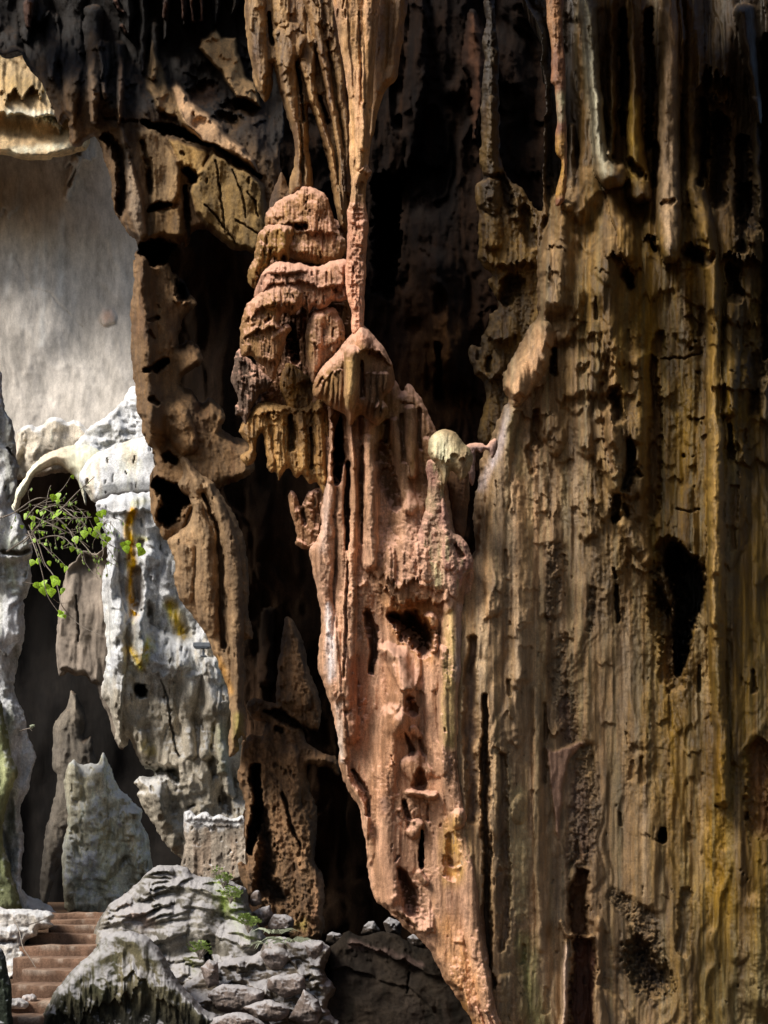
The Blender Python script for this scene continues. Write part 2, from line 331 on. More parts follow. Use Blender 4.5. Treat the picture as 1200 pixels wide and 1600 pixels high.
# ================================================================ right flowstone wall
def right_wall():
    poly = [(842, -60), (846, 60), (850, 160), (848, 260), (850, 330), (839, 370), (838, 400), (843, 440), (838, 470), (840, 492), (822, 520), (806, 552), (789, 586),
            (783, 606), (790, 622), (778, 650), (765, 690), (748, 735), (742, 800), (742, 850), (728, 885), (700, 960), (700, 1100), (700, 1300), (720, 1450), (745, 1560), (760, 1680), (1290, 1680), (1290, -60)]
    s = Relief((690, -50, 1275, 1665), 13.6, 1.65, 11, 3.5)
    s.base(S(134, 112, 86), S(150, 120, 88), S(154, 126, 90), 30, 260)
    # colour zones: ochre towards the right and top, green-grey bottom right
    zr = sst(840, 1120, s.U+0.12*(1000-s.V)+60*fbm(s.U/40, s.V/160, 3, 5))[..., None]
    oc = 0.5+0.5*np.clip(fbm(s.U/22, s.V/170, 5, 8)*2, -1, 1)[..., None]
    s.c[:] = s.c*(1-zr)+(S(108, 80, 34)*(1-oc)+S(136, 106, 42)*oc)*zr
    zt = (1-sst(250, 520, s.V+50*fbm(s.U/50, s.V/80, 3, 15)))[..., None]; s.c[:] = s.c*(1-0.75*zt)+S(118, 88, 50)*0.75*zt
    zg = (sst(1350, 1580, s.V)*sst(1060, 1180, s.U))[..., None]; s.c[:] = s.c*(1-.6*zg)+S(112, 106, 84)*.6*zg
    # streaks
    st = sst(0.1, 0.55, fbm(s.U/9, s.V/300, 4, 44))[..., None]; s.c[:] = s.c*(1-.35*st)+S(82, 62, 46)*.35*st
    st = sst(0.15, 0.5, fbm(s.U/12+9, s.V/260, 4, 47))[..., None]; s.c[:] = s.c*(1-.35*st)+S(180, 158, 130)*.35*st
    s.c *= (1+.42*fbm(s.U/3.2, s.V/210, 3, 61, .7)+.22*fbm(s.U/11, s.V/420, 3, 62))[..., None]; g_ = sst(.0, .5, fbm(s.U/5, s.V/260, 3, 66))[..., None]; s.c[:] = s.c*(1-.3*g_)+S(134, 128, 96)*.8*.3*g_; lum = s.c.mean(axis=2, keepdims=True); s.c[:] = np.clip(lum+(s.c-lum)*(1+.12*zr), .004, 1)
    s.c *= (0.70+.26*(1-sst(800, 960, s.U))*sst(480, 700, s.V)-.2*sst(860, 1060, s.U)-.26*sst(1000, 1230, s.U)*(1-sst(500, 1500, s.V))-.14*(1-sst(150, 420, s.V)))[..., None]; s.h += 85*(1-sst(745, 900, s.U+0*s.V))*sst(760, 1000, s.V)  # colour darkened rightwards and upwards to stand in for light falloff
    # large swells of the wall
    s.h += 34*fbm(s.U/150, s.V/420, 3, 3)
    s.h += 70*sst(0, 1, (960-np.abs(s.U-760)*3.2)/960)*sst(300, 900, s.V)*0.5
    s.h -= 95*(1-sst(240, 400, s.V+0.25*(s.U-1000)+30*fbm(s.U/40, s.V/60, 3, 2)))       # recess behind the hanging pillars
    s.h -= 60*sst(1120, 1230, s.U)*(1-sst(900, 1200, s.V))
    s.flutes(14, 42, 8, 3, 0.7, 0.2)
    s.flutes(6, 13, 12, 3, 0.5, 0.4, seed=3)
    s.flutes(3.2, 4, 30, 2, 0.2, 0.4, seed=5)
    zd = (1-sst(893, 918, s.U+6*fbm(s.U/8, s.V/30, 3, 8)))*(1-sst(270, 330, s.V+14*fbm(s.U/9, s.V/12, 3, 6))); s.h -= 70*zd; s.c *= (1-.75*zd)[..., None]; s.ridge([(893, 200, 8), (892, 270, 12), (884, 320, 16)], 50, soft=True)  # recess set back, its shade also darkened into the colour
    # pillars in the upper part
    s.ridge([(917, -60, 15), (918, 20, 15), (924, 90, 13), (932, 160, 12), (937, 225, 12), (943, 262, 17), (960, 275, 22)], 105).paint([(917, -60, 17), (924, 90, 15), (937, 225, 15), (945, 262, 20)], S(178, 172, 148))
    s.ridge([(957, -60, 8), (956, 110, 8), (957, 200, 6), (954, 240, 5)], 60)
    s.ridge([(987, -60, 12), (990, 60, 11), (992, 150, 9), (991, 210, 14), (996, 262, 18), (1000, 300, 20)], 85).paint([(990, 160, 15), (996, 270, 22)], S(150, 120, 55))
    s.ridge([(1049, -60, 15), (1050, 60, 20), (1046, 160, 20), (1042, 260, 20), (1046, 360, 20), (1048, 400, 14)], 100)
    s.paint([(1050, -60, 16), (1050, 100, 17), (1044, 260, 17), (1046, 380, 14)], S(172, 145, 115))
    s.ridge([(1080, -60, 20), (1082, 100, 18), (1084, 250, 16), (1090, 310, 16), (1105, 370, 14), (1114, 420, 13), (1115, 600, 13), (1118, 800, 14), (1120, 1000, 14), (1130, 1250, 12)], 62)
    s.paint([(1082, 260, 16), (1092, 330, 18), (1112, 420, 15), (1115, 700, 13), (1120, 1000, 14)], S(140, 110, 56), .6)
    s.ridge([(1163, 20, 16), (1172, 80, 13), (1180, 140, 9), (1187, 190, 5)], 70); s.ridge([(1180, 160, 9), (1186, 260, 9), (1187, 340, 8)], 45)
    s.ridge([(1215, -40, 22), (1222, 200, 20), (1215, 500, 20)], 60)
    for (x, y, r, l, w) in [(973, 20, 7, 190, 50), (1013, 20, 9, 210, 55), (1022, 230, 8, 60, 40), (1097, 160, 9, 130, 70), (1122, 190, 16, 130, 60), (1160, 220, 13, 170, 60), (1196, 60, 8, 500, 50)]:
        s.hole([(x, y, r), (x+3, y+l*.5, r*1.1), (x, y+l, r*.7)], w, 0.5, DK)
    s.lip([(1088, 130), (1110, 112), (1130, 116), (1152, 140)], 55, 80, 26, 3.5, p=.8).lip([(1100, 165), (1115, 150), (1150, 165)], 20, 40, 25, 3, seed=3)
    s.lip([(1125, 395), (1150, 398), (1180, 402), (1200, 398)], 45, 60, 22, 3.5, p=.9).hole([(1140, 420, 10), (1150, 460, 14)], 45, 0.6, DK).hole([(1165, 300, 20), (1175, 355, 16)], 55, .6, DK)
    s.ridge([(1150, 470, 14), (1142, 540, 17), (1140, 640, 14)], 35)
    # upper shoulders of the body
    s.ridge([(920, 290, 34), (885, 350, 45), (870, 400, 36), (868, 470, 30)], 70, soft=True).ridge([(958, 270, 22), (968, 330, 16), (985, 400, 12)], 38)
    s.ridge([(925, 310, 40), (960, 380, 50), (930, 450, 50)], 38, soft=True)
    s.lip([(945, 385), (968, 400), (985, 420), (1003, 425)], 34, 90, 20, 4).lip([(1005, 370), (1020, 378), (1046, 402), (1052, 410)], 36, 80, 16, 4, seed=2)
    s.hole([(975, 428, 12), (986, 448, 8)], 46, .5, DK).hole([(1022, 375, 5), (1024, 392, 4)], 30).hole([(985, 255, 9), (1000, 275, 10)], 50, .5, DK)
    s.hole([(1080, 398, 16), (1105, 405, 12)], 50, .5, DK).hole([(1040, 322, 10), (1050, 318, 6)], 22)
    s.lip([(848, 385), (860, 380), (884, 392)], 16, 40, 12, 3.5).lip([(840, 435), (862, 420), (880, 430)], 10, 30, 14, 3)
    # pale tongue with a drip fringe on the wall's left rim
    s.ridge([(846, 520, 20), (838, 555, 26), (815, 590, 24), (802, 612, 22)], 55).paint([(846, 530, 24), (830, 575, 28), (803, 612, 24)], S(190, 150, 112))
    s.lip([(783, 612), (795, 622), (815, 616), (838, 606), (855, 596)], 26, 70, 10, 3).hole([(864, 545, 5), (864, 580, 8)], 40, .5, DK)
    s.lip([(800, 640), (830, 650), (870, 645)], 12, 30, 10, 3).ridge([(800, 640, 14), (790, 700, 14), (775, 800, 16), (772, 950, 16)], 20)
    s.paint([(792, 640, 10), (780, 700, 10), (752, 760, 10)], S(176, 166, 168), .8)
    s.hole([(838, 640, 7), (838, 690, 11)], 30, .5, umber).ridge([(866, 660, 14), (868, 700, 12)], 18).hole([(828, 700, 9), (830, 735, 7)], 18, .5, umber)
    s.paint([(800, 650, 18), (815, 740, 14)], olive, .5)
    # hollows on the right half
    s.hole([(958, 612, 13), (966, 650, 12)], 48, .5, DK).hole([(940, 600, 5), (945, 690, 5), (960, 740, 6)], 16, .6, umber)
    s.ridge([(952, 650, 22), (960, 720, 28), (965, 760, 18)], 40, soft=True).hole([(984, 690, 6), (986, 740, 14), (978, 765, 9)], 55, .5, DK)
    s.hole([(962, 775, 7), (960, 808, 9)], 40, .4, BLK).hole([(975, 790, 4), (980, 805, 4)], 25, .5, DK)
    s.hole([(1022, 560, 7), (1024, 650, 12), (1022, 800, 11)], 34, .6, umber).ridge([(1002, 560, 18), (1000, 680, 20), (998, 800, 20)], 20, soft=True)
    s.hole([(1030, 520, 8), (1031, 545, 14)], 22, .5, umber)
    for (x0, y0, x1, y1) in [(1033, 559, 1096, 553), (1056, 794, 1094, 799), (1078, 653, 1100, 656)]:
        s.hole([(x0, y0, 1.6), ((x0+x1)/2, (y0+y1)/2+1.5, 2.4), (x1, y1, 1.8)], 8, .4, BLK)
    for (x, y, r) in [(1089, 583, 4), (1085, 530, 3), (1068, 712, 3), (1080, 545, 3)]: s.hole([(x, y, r)], 12, .4, BLK)
    s.plate([(1035, 480), (1095, 470), (1100, 700), (1098, 860), (1050, 850), (1040, 700)], 2, 14, None)
    s.lip([(1112, 600), (1130, 605), (1160, 604), (1190, 612)], 24, 70, 10, 4, seed=9).hole([(1140, 665, 4), (1142, 715, 6)], 30, .5, DK).hole([(1148, 760, 7), (1145, 860, 6)], 14, .6, umber)
    s.hole([(1185, 560, 16), (1180, 640, 12)], 30, .6, DK).ridge([(1196, 600, 12), (1198, 650, 10)], 40)
    # the tall black cleft
    s.hole([(1040, 860, 26), (1050, 930, 34), (1050, 1000, 26), (1056, 1070, 16)], 40, .6, S(40, 28, 14)).hole([(1058, 874, 24), (1073, 905, 29), (1076, 945, 25), (1066, 990, 18), (1060, 1050, 10)], 120, .4, BLK)
    s.ridge([(1030, 905, 12), (1048, 935, 6), (1055, 975, 4), (1058, 985, 3)], 40).hole([(1022, 890, 12), (1035, 940, 10), (1044, 960, 6)], 30, .6, DK)
    s.ridge([(975, 820, 12), (995, 850, 16), (1010, 870, 12)], 34).lip([(985, 880), (1000, 895), (1025, 890)], 26, 50, 12, 4)
    s.hole([(963, 920, 4), (965, 970, 5)], 34, .4, BLK).hole([(960, 890, 4), (962, 905, 3)], 20, .5, DK).hole([(1045, 1000, 10), (1040, 1060, 14)], 24, .7, umber)
    # dark weathered patches with a crisp surface
    for p in ([(880, 1000, 14), (868, 1050, 20), (885, 1100, 24), (890, 1150, 18)], [(912, 1180, 24), (915, 1260, 28), (905, 1340, 26)], [(960, 1400, 14), (1010, 1440, 26), (1005, 1500, 46), (1020, 1545, 34)], [(925, 920, 8), (922, 980, 8)], [(868, 860, 20), (865, 960, 14)]):
        z = s.sl(p, 60); q = s.q(p, z); w = 1-sst(.5, 1.1, q)
        a_ = s.U[z]+9*fbm(s.U[z]/12, s.V[z]/12, 3, 93); b_ = s.V[z]+14*fbm(s.U[z]/11, s.V[z]/13, 3, 94); n = fbm(a_/8, b_/9, 5, 91, .65)*1.6; s.h[z] += w*(n*8-7); s.c[z] *= (1-0.5*w*np.clip(.7-.6*n, 0, 1))[..., None]
    s.paint([(905, 1230, 22), (905, 1330, 26), (880, 1100, 16)], S(84, 62, 56), .6)
    s.hole([(1000, 1490, 34), (1022, 1530, 40)], 60, .7, S(26, 19, 17)).hole([(1035, 1298, 3), (1036, 1308, 8)], 50, .3, BLK)
    s.plate([(852, 1165), (870, 1170), (905, 1155), (915, 1160), (890, 1185), (880, 1230), (875, 1320), (868, 1300), (856, 1200)], 14, 5, S(150, 118, 98))
    s.lip([(855, 1140), (868, 1146), (885, 1138)], 18, 22, 8, 2.5)
    # smooth brown niche near the foot
    s.hole([(908, 1370, 12), (904, 1420, 18), (906, 1455, 12)], 55, .35, S(72, 46, 26)).hole([(912, 1480, 20), (910, 1540, 22), (908, 1660, 22)], 60, .3, S(70, 44, 32))
    s.ridge([(876, 1440, 3), (890, 1460, 4), (905, 1464, 4), (925, 1462, 4)], 50).ridge([(884, 1470, 5), (882, 1560, 5), (880, 1660, 6)], 30)
    s.ridge([(935, 1440, 8), (930, 1540, 10), (938, 1600, 14)], 30).paint([(884, 1480, 6), (882, 1600, 6)], S(185, 160, 140))
    # long dark flutes beside the centre
    s.hole([(758, 1090, 5), (757, 1200, 9), (760, 1350, 9), (762, 1500, 10), (768, 1540, 8)], 42, .62, S(34, 26, 26)).hole([(738, 1000, 9), (734, 1120, 14), (738, 1280, 12)], 26, .6, S(70, 54, 52))
    s.hole([(786, 1180, 8), (790, 1400, 11), (785, 1480, 8)], 22, .7, S(64, 50, 48)).hole([(850, 1100, 5), (850, 1220, 6)], 14, .7, umber)
    s.paint([(812, 1240, 14), (815, 1330, 16), (812, 1430, 14)], S(168, 152, 112), .7).ridge([(814, 1255, 12), (812, 1275, 13)], 12).ridge([(840, 1080, 8), (843, 1300, 9), (848, 1480, 10)], 15)
    s.paint([(820, 1470, 20), (830, 1570, 26), (860, 1640, 20)], S(122, 122, 72), .6)
    s.hole([(1070, 1400, 12), (1068, 1480, 14)], 18, .7, S(60, 50, 42)).hole([(1165, 1272, 4), (1166, 1280, 5)], 20, .4, BLK).hole([(1092, 1040, 4), (1092, 1080, 4)], 22, .5, BLK).hole([(1176, 1050, 4), (1177, 1080, 5)], 20, .5, DK)
    s.hole([(1185, 1180, 24), (1190, 1290, 22)], 45, .8, umber).ridge([(1182, 1420, 26), (1190, 1560, 40)], 34, soft=True)
    s.ridge([(940, 1560, 20), (955, 1600, 34)], 30).ridge([(790, 1540, 20), (800, 1580, 26)], 20)
    # surface life
    s.cascades(34, (34, 100), (6, 16), (90, 260), 16, 1, (850, 420, 1220, 1000)); s.cascades(18, (20, 50), (4, 9), (100, 300), 16, 2, (745, 900, 1220, 1640)); s.cascades(16, (14, 34), (8, 16), (60, 160), 12, 3, (850, 330, 960, 700))
    rm = s.rough_mask(45, 150, -.25, .25)
    s.crags(8, 34, 3.0, 3, 1, .25, rm); s.crags(3.6, 8, 2.0, 3, 2, .45, 0.1+.9*rm); s.crags(2.0, 3.4, 1.5, 2, 3, .3, .25+.75*rm)
    s.steps(60, (3, 8), (8, 30), (20, 80), 9, 1, (740, 560, 1200, 1600)); s.steps(60, (4, 11), (12, 36), (30, 90), 12, 2, (840, 300, 1220, 800))
    s.pits(130, (.8, 2.6), (.6, 2), (3, 8), 1, (750, 500, 1200, 1600), DK); s.pits(26, (3, 8), (1.5, 4), (6, 14), 2, (750, 350, 1200, 1600))
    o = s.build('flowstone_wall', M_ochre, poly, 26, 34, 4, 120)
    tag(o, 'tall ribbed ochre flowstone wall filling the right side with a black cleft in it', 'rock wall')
right_wall()

# ================================================================ central flowstone body
def centre_body():
    poly = [(486, 630), (500, 600), (560, 600), (612, 590), (625, 612), (640, 600), (668, 640), (690, 700), (706, 780), (716, 850), (733, 868), (741, 900), (735, 960), (728, 1020), (722, 1100), (722, 1200), (732, 1270), (745, 1340), (752, 1400),
            (760, 1470), (768, 1530), (780, 1580), (800, 1680), (770, 1680), (738, 1600), (722, 1570), (706, 1545), (692, 1525), (680, 1500), (670, 1480), (648, 1462), (620, 1437), (596, 1416), (582, 1396), (575, 1360), (571, 1330),
            (568, 1300), (563, 1266), (549, 1245), (536, 1215), (530, 1190), (529, 1150), (519, 1120), (513, 1090), (503, 1060), (497, 1040), (500, 1000), (503, 960), (497, 930), (490, 895), (484, 862), (498, 840), (503, 780), (508, 740), (500, 700)]
    s = Relief(box_of(poly), 12.7, 1.4, 23, 2.4)
    s.base(S(152, 118, 92), S(184, 146, 120), S(116, 86, 62), 22, 110); s.c *= (1+.3*fbm(s.U/3.4, s.V/120, 3, 61, .7))[..., None]
    s.paint([(640, 660, 50), (640, 740, 45)], S(112, 84, 52), .85).paint([(600, 620, 30), (590, 700, 20)], S(160, 120, 62), .7)
    s.paint([(655, 830, 40), (650, 880, 40)], S(172, 136, 116), .8).paint([(615, 1050, 30), (620, 1150, 40), (610, 1250, 36)], S(178, 128, 94), .6)
    s.paint([(640, 960, 50), (650, 1010, 40)], S(158, 108, 52), .85).paint([(560, 1040, 20), (560, 1150, 24)], S(178, 118, 88), .8)
    s.paint([(704, 960, 12), (703, 1060, 13), (702, 1160, 16)], S(184, 160, 108), .9).paint([(720, 950, 9), (716, 1060, 9)], S(170, 156, 152), .8)
    s.paint([(706, 1290, 22), (710, 1370, 22)], S(190, 150, 80), .8).paint([(700, 1450, 30), (730, 1550, 30)], S(200, 148, 100), .8).paint([(615, 1330, 40), (612, 1400, 30)], S(170, 130, 104), .8)
    s.paint([(512, 760, 9), (506, 860, 12)], S(196, 172, 158), .7).paint([(514, 945, 7), (516, 1000, 10), (518, 1060, 11)], S(206, 200, 198), .95).paint([(528, 1100, 8), (534, 1190, 6)], S(206, 190, 176), .8)
    s.c *= .92
    s.h += 22*fbm(s.U/90, s.V/200, 3, 6)
    s.h += 40*sst(560, 700, s.U)*sst(900, 1100, s.V)*0.5
    s.flutes(6, 16, 12, 3, .3, .4, 1); s.flutes(2.5, 5, 16, 2, .3, .3, 2)
    # slim pipes on the left
    s.ridge([(519, 752, 9), (512, 790, 13), (508, 860, 17), (506, 930, 15), (513, 1000, 14), (520, 1080, 15), (536, 1180, 10)], 24)
    s.ridge([(534, 730, 7), (532, 800, 8), (534, 900, 9), (530, 1000, 10), (540, 1100, 10)], 16)
    s.ridge([(556, 640, 8), (553, 740, 9), (550, 860, 9), (546, 950, 11), (545, 1050, 12), (548, 1150, 13)], 22)
    s.ridge([(582, 620, 13), (580, 700, 12), (578, 790, 12), (580, 880, 10)], 26)
    s.ridge([(518, 640, 6), (520, 700, 4), (515, 750, 5)], 26).ridge([(542, 640, 5), (548, 690, 5), (554, 730, 3)], 28)
    s.hole([(527, 655, 8), (530, 700, 9), (527, 752, 7)], 80, .3, BLK).hole([(543, 720, 4), (543, 800, 5), (542, 860, 3)], 34, .4, DK).hole([(543, 880, 2.5), (541, 960, 3), (537, 1060, 3)], 14, .5, umber).hole([(567, 700, 4), (566, 850, 3)], 16, .6, umber)
    s.ridge([(572, 690, 11), (580, 760, 14), (578, 880, 14)], 16)
    # leaf-shaped dark recess and small columns right of the cap
    s.hole([(597, 705, 18), (606, 760, 14), (618, 790, 12)], 34, .6, S(88, 62, 40)).ridge([(641, 640, 9), (642, 690, 10), (645, 740, 9)], 20).ridge([(615, 660, 8), (625, 720, 10), (640, 790, 14)], 16).ridge([(668, 690, 9), (672, 740, 8)], 12)
    s.hole([(657, 640, 5), (656, 700, 4)], 18, .6, DK).hole([(606, 660, 6), (603, 690, 6)], 26, .5, DK).hole([(628, 650, 4), (630, 720, 4)], 14, .5, umber)
    # apron with drip fringe and the grotto under it
    s.ridge([(640, 800, 40), (640, 850, 55)], 26, soft=True).ridge([(672, 860, 24), (675, 890, 22)], 16)
    s.lip([(576, 880), (600, 920), (625, 945), (655, 935), (690, 940), (702, 930)], 30, 110, 16, 4, .5, 1.0)
    s.lip([(590, 900), (620, 915), (650, 905), (690, 925)], 16, 60, 18, 3, seed=5)
    s.hole([(574, 960, 9), (582, 985, 12), (586, 1020, 8), (580, 1050, 5)], 40, .6, S(60, 38, 24)).hole([(612, 962, 12), (640, 975, 26), (662, 996, 26), (664, 1010, 18)], 100, .5, S(44, 26, 14))
    s.ridge([(672, 970, 14), (676, 1010, 10)], 30)
    # orange column with its chain of niches
    s.cascades(14, (16, 40), (5, 11), (60, 160), 8, 1, (500, 900, 720, 1400))
    s.ridge([(604, 1018, 16), (622, 1030, 24), (632, 1075, 30), (628, 1130, 34)], 40, soft=True).ridge([(612, 1130, 34), (606, 1220, 36), (606, 1330, 30), (615, 1400, 22)], 34, soft=True)
    s.lip([(606, 1040), (625, 1078), (645, 1078), (658, 1050)], 22, 60, 6, 4)
    s.hole([(640, 1092, 9), (644, 1108, 13)], 36, .6, S(110, 58, 30)).ridge([(646, 1095, 4)], 20)
    s.hole([(634, 1146, 3), (643, 1174, 6)], 26, .7, S(76, 40, 20)).hole([(656, 1155, 3), (661, 1180, 5)], 14, .7, S(110, 66, 36)).ridge([(647, 1140, 7), (655, 1150, 6)], 16)
    s.ridge([(648, 1196, 22), (655, 1205, 20)], 14).hole([(657, 1205, 8), (656, 1225, 12)], 40, .5, S(90, 48, 22)).ridge([(640, 1238, 5), (660, 1240, 7), (678, 1243, 6)], 34)
    s.hole([(632, 1252, 5), (638, 1275, 8)], 34, .6, S(50, 28, 14)).ridge([(652, 1290, 12), (645, 1300, 12)], 24).hole([(659, 1300, 3), (659, 1330, 5), (658, 1355, 4)], 60, .3, BLK)
    s.hole([(626, 1360, 7), (640, 1395, 16), (644, 1424, 12)], 46, .65, S(50, 30, 18)).ridge([(655, 1365, 5), (664, 1380, 5)], 20).hole([(618, 1345, 2), (622, 1338, 3)], 10, .4, DK)
    s.hole([(671, 1255, 3), (669, 1280, 4)], 14, .5, umber).hole([(612, 1180, 2.5), (616, 1195, 2.5)], 7, .5, umber)
    s.paint([(600, 1250, 10), (602, 1262, 12)], S(120, 96, 84), .8)
    # curved ribbon along the left rim
    s.hole([(552, 1205, 4), (566, 1228, 6), (578, 1250, 6), (574, 1275, 4)], 32, .5, DK).ridge([(536, 1190, 6), (546, 1220, 6), (562, 1250, 6), (572, 1280, 5), (570, 1340, 5)], 22)
    # right rib
    s.ridge([(716, 860, 14), (708, 930, 16), (704, 1020, 17), (702, 1120, 17), (704, 1220, 16), (716, 1280, 14)], 34).ridge([(716, 1280, 16), (728, 1360, 14), (738, 1450, 14), (756, 1540, 14), (770, 1600, 12)], 20)
    s.hole([(708, 1310, 13), (712, 1345, 12)], 14, .8).hole([(702, 1345, 10), (706, 1365, 12)], 14, .8)
    s.ridge([(682, 1020, 16), (680, 1100, 20), (684, 1200, 16)], 16)
    s.hole([(600, 1422, 3), (625, 1432, 4), (650, 1450, 5)], 14, .6, umber).lip([(596, 1408), (620, 1428), (650, 1448), (680, 1452)], 14, 30, 8, 3)
    s.hole([(700, 1536, 4), (716, 1550, 7), (726, 1580, 7)], 26, .5, DK)
    s.paint([(720, 1570, 14), (745, 1610, 12)], S(150, 104, 42), .8)
    for k in range(7): s.ridge([(705+k*13, 1555+k*7, 2.5), (722+k*12, 1600+k*4, 3), (740+k*11, 1690, 3)], 10)
    rm = s.rough_mask(40, 70, -.2, .3)
    s.crags(7, 24, 2.0, 5, 1, .4, rm); s.crags(4.4, 7.5, 1.5, 4, 2, .45, .2+.8*rm); s.crags(2.4, 3.0, 1.2, 3, 3, .3, .35+.65*rm)
    m = np.exp(-((s.U-665)/45)**2-((s.V-840)/80)**2); s.crags(7, 7, 1.3, 4, 7, .4, m)
    s.steps(70, (3, 8), (8, 22), (14, 45), 5, 1); s.pits(90, (.8, 2.4), (.6, 1.6), (2, 6), 1, None, S(84, 50, 34)); s.lumps(60, (1.5, 4), (2, 5), 1)
    o = s.build('flowstone_column', M_pink, poly, 12, 16, 2.6, 110)
    tag(o, 'orange pink flowstone column in the middle tapering down to a pointed foot', 'flowstone')
centre_body()

def wall_far():
    s = Relief((1240, -80, 1640, 1680), 13.9, 3.2, 17, 4); s.base(S(104, 78, 42), S(122, 94, 50), S(84, 62, 40), 30, 200); s.c *= .6
    s.h += 50*fbm(s.U/110, s.V/300, 3, 4)+30; s.flutes(30, 40, 8, 3, .6, .3); s.flutes(10, 12, 10, 3, .4, .4, 2); s.crags(10, 30, 2.4, 4, 1); s.crags(4, 10, 1.8, 3, 2); s.cascades(40, (30, 80), (10, 24), (70, 220), 16)
    tag(s.build('side_flowstone_wall', M_ochre, None, skirt=0), 'outer continuation of the ribbed ochre wall past the right edge', 'rock wall')
wall_far()
# ================================================================ mushroom cap under the thin column
def small(name, mat, poly, D, c1, c2, R=14, T=None, seed=1, step=1.4, c3=None, fn=None, ew=2.2, rough=3, flute=3, fw=6, back=True, parent=None, steps=0, pits=0, su=20, sv=60, warp=2.5, skirt=60):
    s = Relief(box_of(poly), D, step, seed, warp); s.base(c1, c2, c3, su, sv); s.c *= .86
    if flute: s.flutes(flute, fw, 8, 3, .4, .4)
    if fn: fn(s)
    s.crags(rough*1.6, 16, 1.8, 4, 1, .45); s.crags(rough, 5.5, 1.5, 4, 2, .5); s.crags(rough*.45, 2.6, 1.3, 2, 3, .3)
    if steps: s.steps(steps, (2, 7), (7, 20), (10, 35), 5, 1)
    if pits: s.pits(pits, (1, 3), (.8, 3), (3, 8), 1, None, DK)
    return s.build(name, mat, poly, R, T, ew, skirt, back, parent)
pk = S(142, 106, 80, 1.4); pk2 = S(130, 100, 66, 1.4); oc2 = S(140, 108, 62)
def f(s):
    s.ridge([(567, 520, 24), (548, 570, 44), (545, 610, 44)], 26, soft=True)
    s.lip([(558, 550), (575, 545), (594, 550), (618, 576)], 24, 60, 4, 3, .5, .7).lip([(488, 612), (500, 592), (518, 582), (536, 572)], 12, 60, 8, 3, .8, .8)
    for k, (x0, y0, x1, y1) in enumerate([(504, 596, 496, 618), (512, 590, 506, 628), (520, 584, 514, 638), (526, 580, 523, 642), (533, 578, 531, 646)]): s.ridge([(x0, y0, 3.5), ((x0+x1)/2, (y0+y1)/2, 3), (x1, y1, 2)], 8)
    s.ridge([(550, 552, 13), (549, 600, 12), (547, 640, 8), (548, 656, 3)], 26, raw=True); s.hole([(566, 566, 3), (566, 620, 5)], 20, .5, DK)
    for x in (576, 585, 595, 604): s.ridge([(x, 585, 4), (x-2, 625, 4), (x-8, 655, 2)], 7)
    s.lip([(556, 648), (570, 640), (590, 636), (614, 612)], 8, 50, 12, 3)
    s.paint([(592, 590, 22), (586, 640, 24)], S(74, 54, 36), 1.1).paint([(549, 570, 11), (548, 630, 10)], S(190, 156, 108), .9).paint([(568, 525, 16), (590, 545, 10)], S(196, 146, 122), .8)  # shade under the cap's right rim painted dark brown
cap = small('flowstone_cap', M_pink, [(556, 515), (566, 508), (580, 518), (598, 542), (610, 562), (617, 590), (612, 610), (600, 622), (606, 640), (592, 664), (572, 655), (562, 648), (548, 664), (540, 648), (522, 640), (505, 626), (489, 618), (492, 595), (505, 573), (525, 552), (542, 530)],
      12.1, pk2, pk, 26, 30, 31, 1.3, None, f, 2.0, 1.6, 2.4, 3.5, True, None, 4, 14)
tag(cap, 'mushroom shaped flowstone cap that the thin column drips onto', 'flowstone')

# ================================================================ thin column
def f(s):
    s.ridge([(548, -40, 20), (553, 40, 15), (557, 100, 12), (562, 180, 9), (562, 260, 8)], 14).ridge([(578, -40, 10), (574, 60, 8), (572, 140, 7), (568, 230, 6)], 14).ridge([(533, 0, 7), (541, 80, 6), (548, 150, 5)], 10)
    s.hole([(560, 20, 2), (563, 90, 3), (566, 160, 2)], 9, .6, umber)
    s.ridge([(572, 262, 4), (562, 272, 5), (553, 290, 4), (552, 320, 4)], 11).ridge([(574, 267, 6)], 9).hole([(565, 285, 4), (562, 300, 4)], 9, .5, umber)
    s.ridge([(548, 322, 6), (550, 345, 6)], 8).ridge([(566, 350, 8), (565, 380, 7)], 6)
    z = sst(300, 340, s.V)[..., None]; s.c[:] = s.c*(1-.7*z)+S(206, 152, 128)*.7*z
    s.h += 5*sst(300, 330, s.V)*rdg(s.U/6, s.V/7, 4, 3)
o = small('thin_column', M_pink, [(513, -60), (592, -60), (590, 40), (585, 110), (580, 180), (577, 240), (576, 262), (581, 268), (577, 278), (573, 290), (573, 330), (576, 350), (573, 390), (571, 440), (569, 480), (568, 520), (551, 520), (549, 490), (541, 460), (539, 430), (541, 390), (543, 350), (541, 330), (546, 312), (549, 290), (547, 262), (546, 200), (544, 150), (538, 110), (530, 60), (520, 10)],
      12.1, S(178, 140, 112), S(196, 158, 118), 14, 14, 32, 1.2, S(150, 112, 70), f, 1.6, 1.6, 5, 5, True, None, 12, 60)
tag(o, 'slender pinkish column of joined dripstone reaching from the roof to the cap', 'column')
def f(s):
    s.ridge([(625, -50, 7), (618, 60, 6), (608, 120, 6)], 10).ridge([(600, -50, 8), (600, 70, 7), (594, 140, 6)], 12); s.ridge([(611, 112, 9), (606, 128, 8)], 12)
o = small('stalactite_curtain', M_ochre, [(586, -60), (646, -60), (638, 0), (630, 60), (625, 85), (620, 122), (604, 138), (596, 160), (586, 195), (577, 235), (574, 200), (580, 130), (584, 60)], 12.5, S(120, 90, 60), S(150, 116, 80), 14, 14, 33, 1.4, None, f, 1.6, 1.8, 5, 6)
tag(o, 'brown dripstone curtain joined to the right side of the thin column', 'curtain')
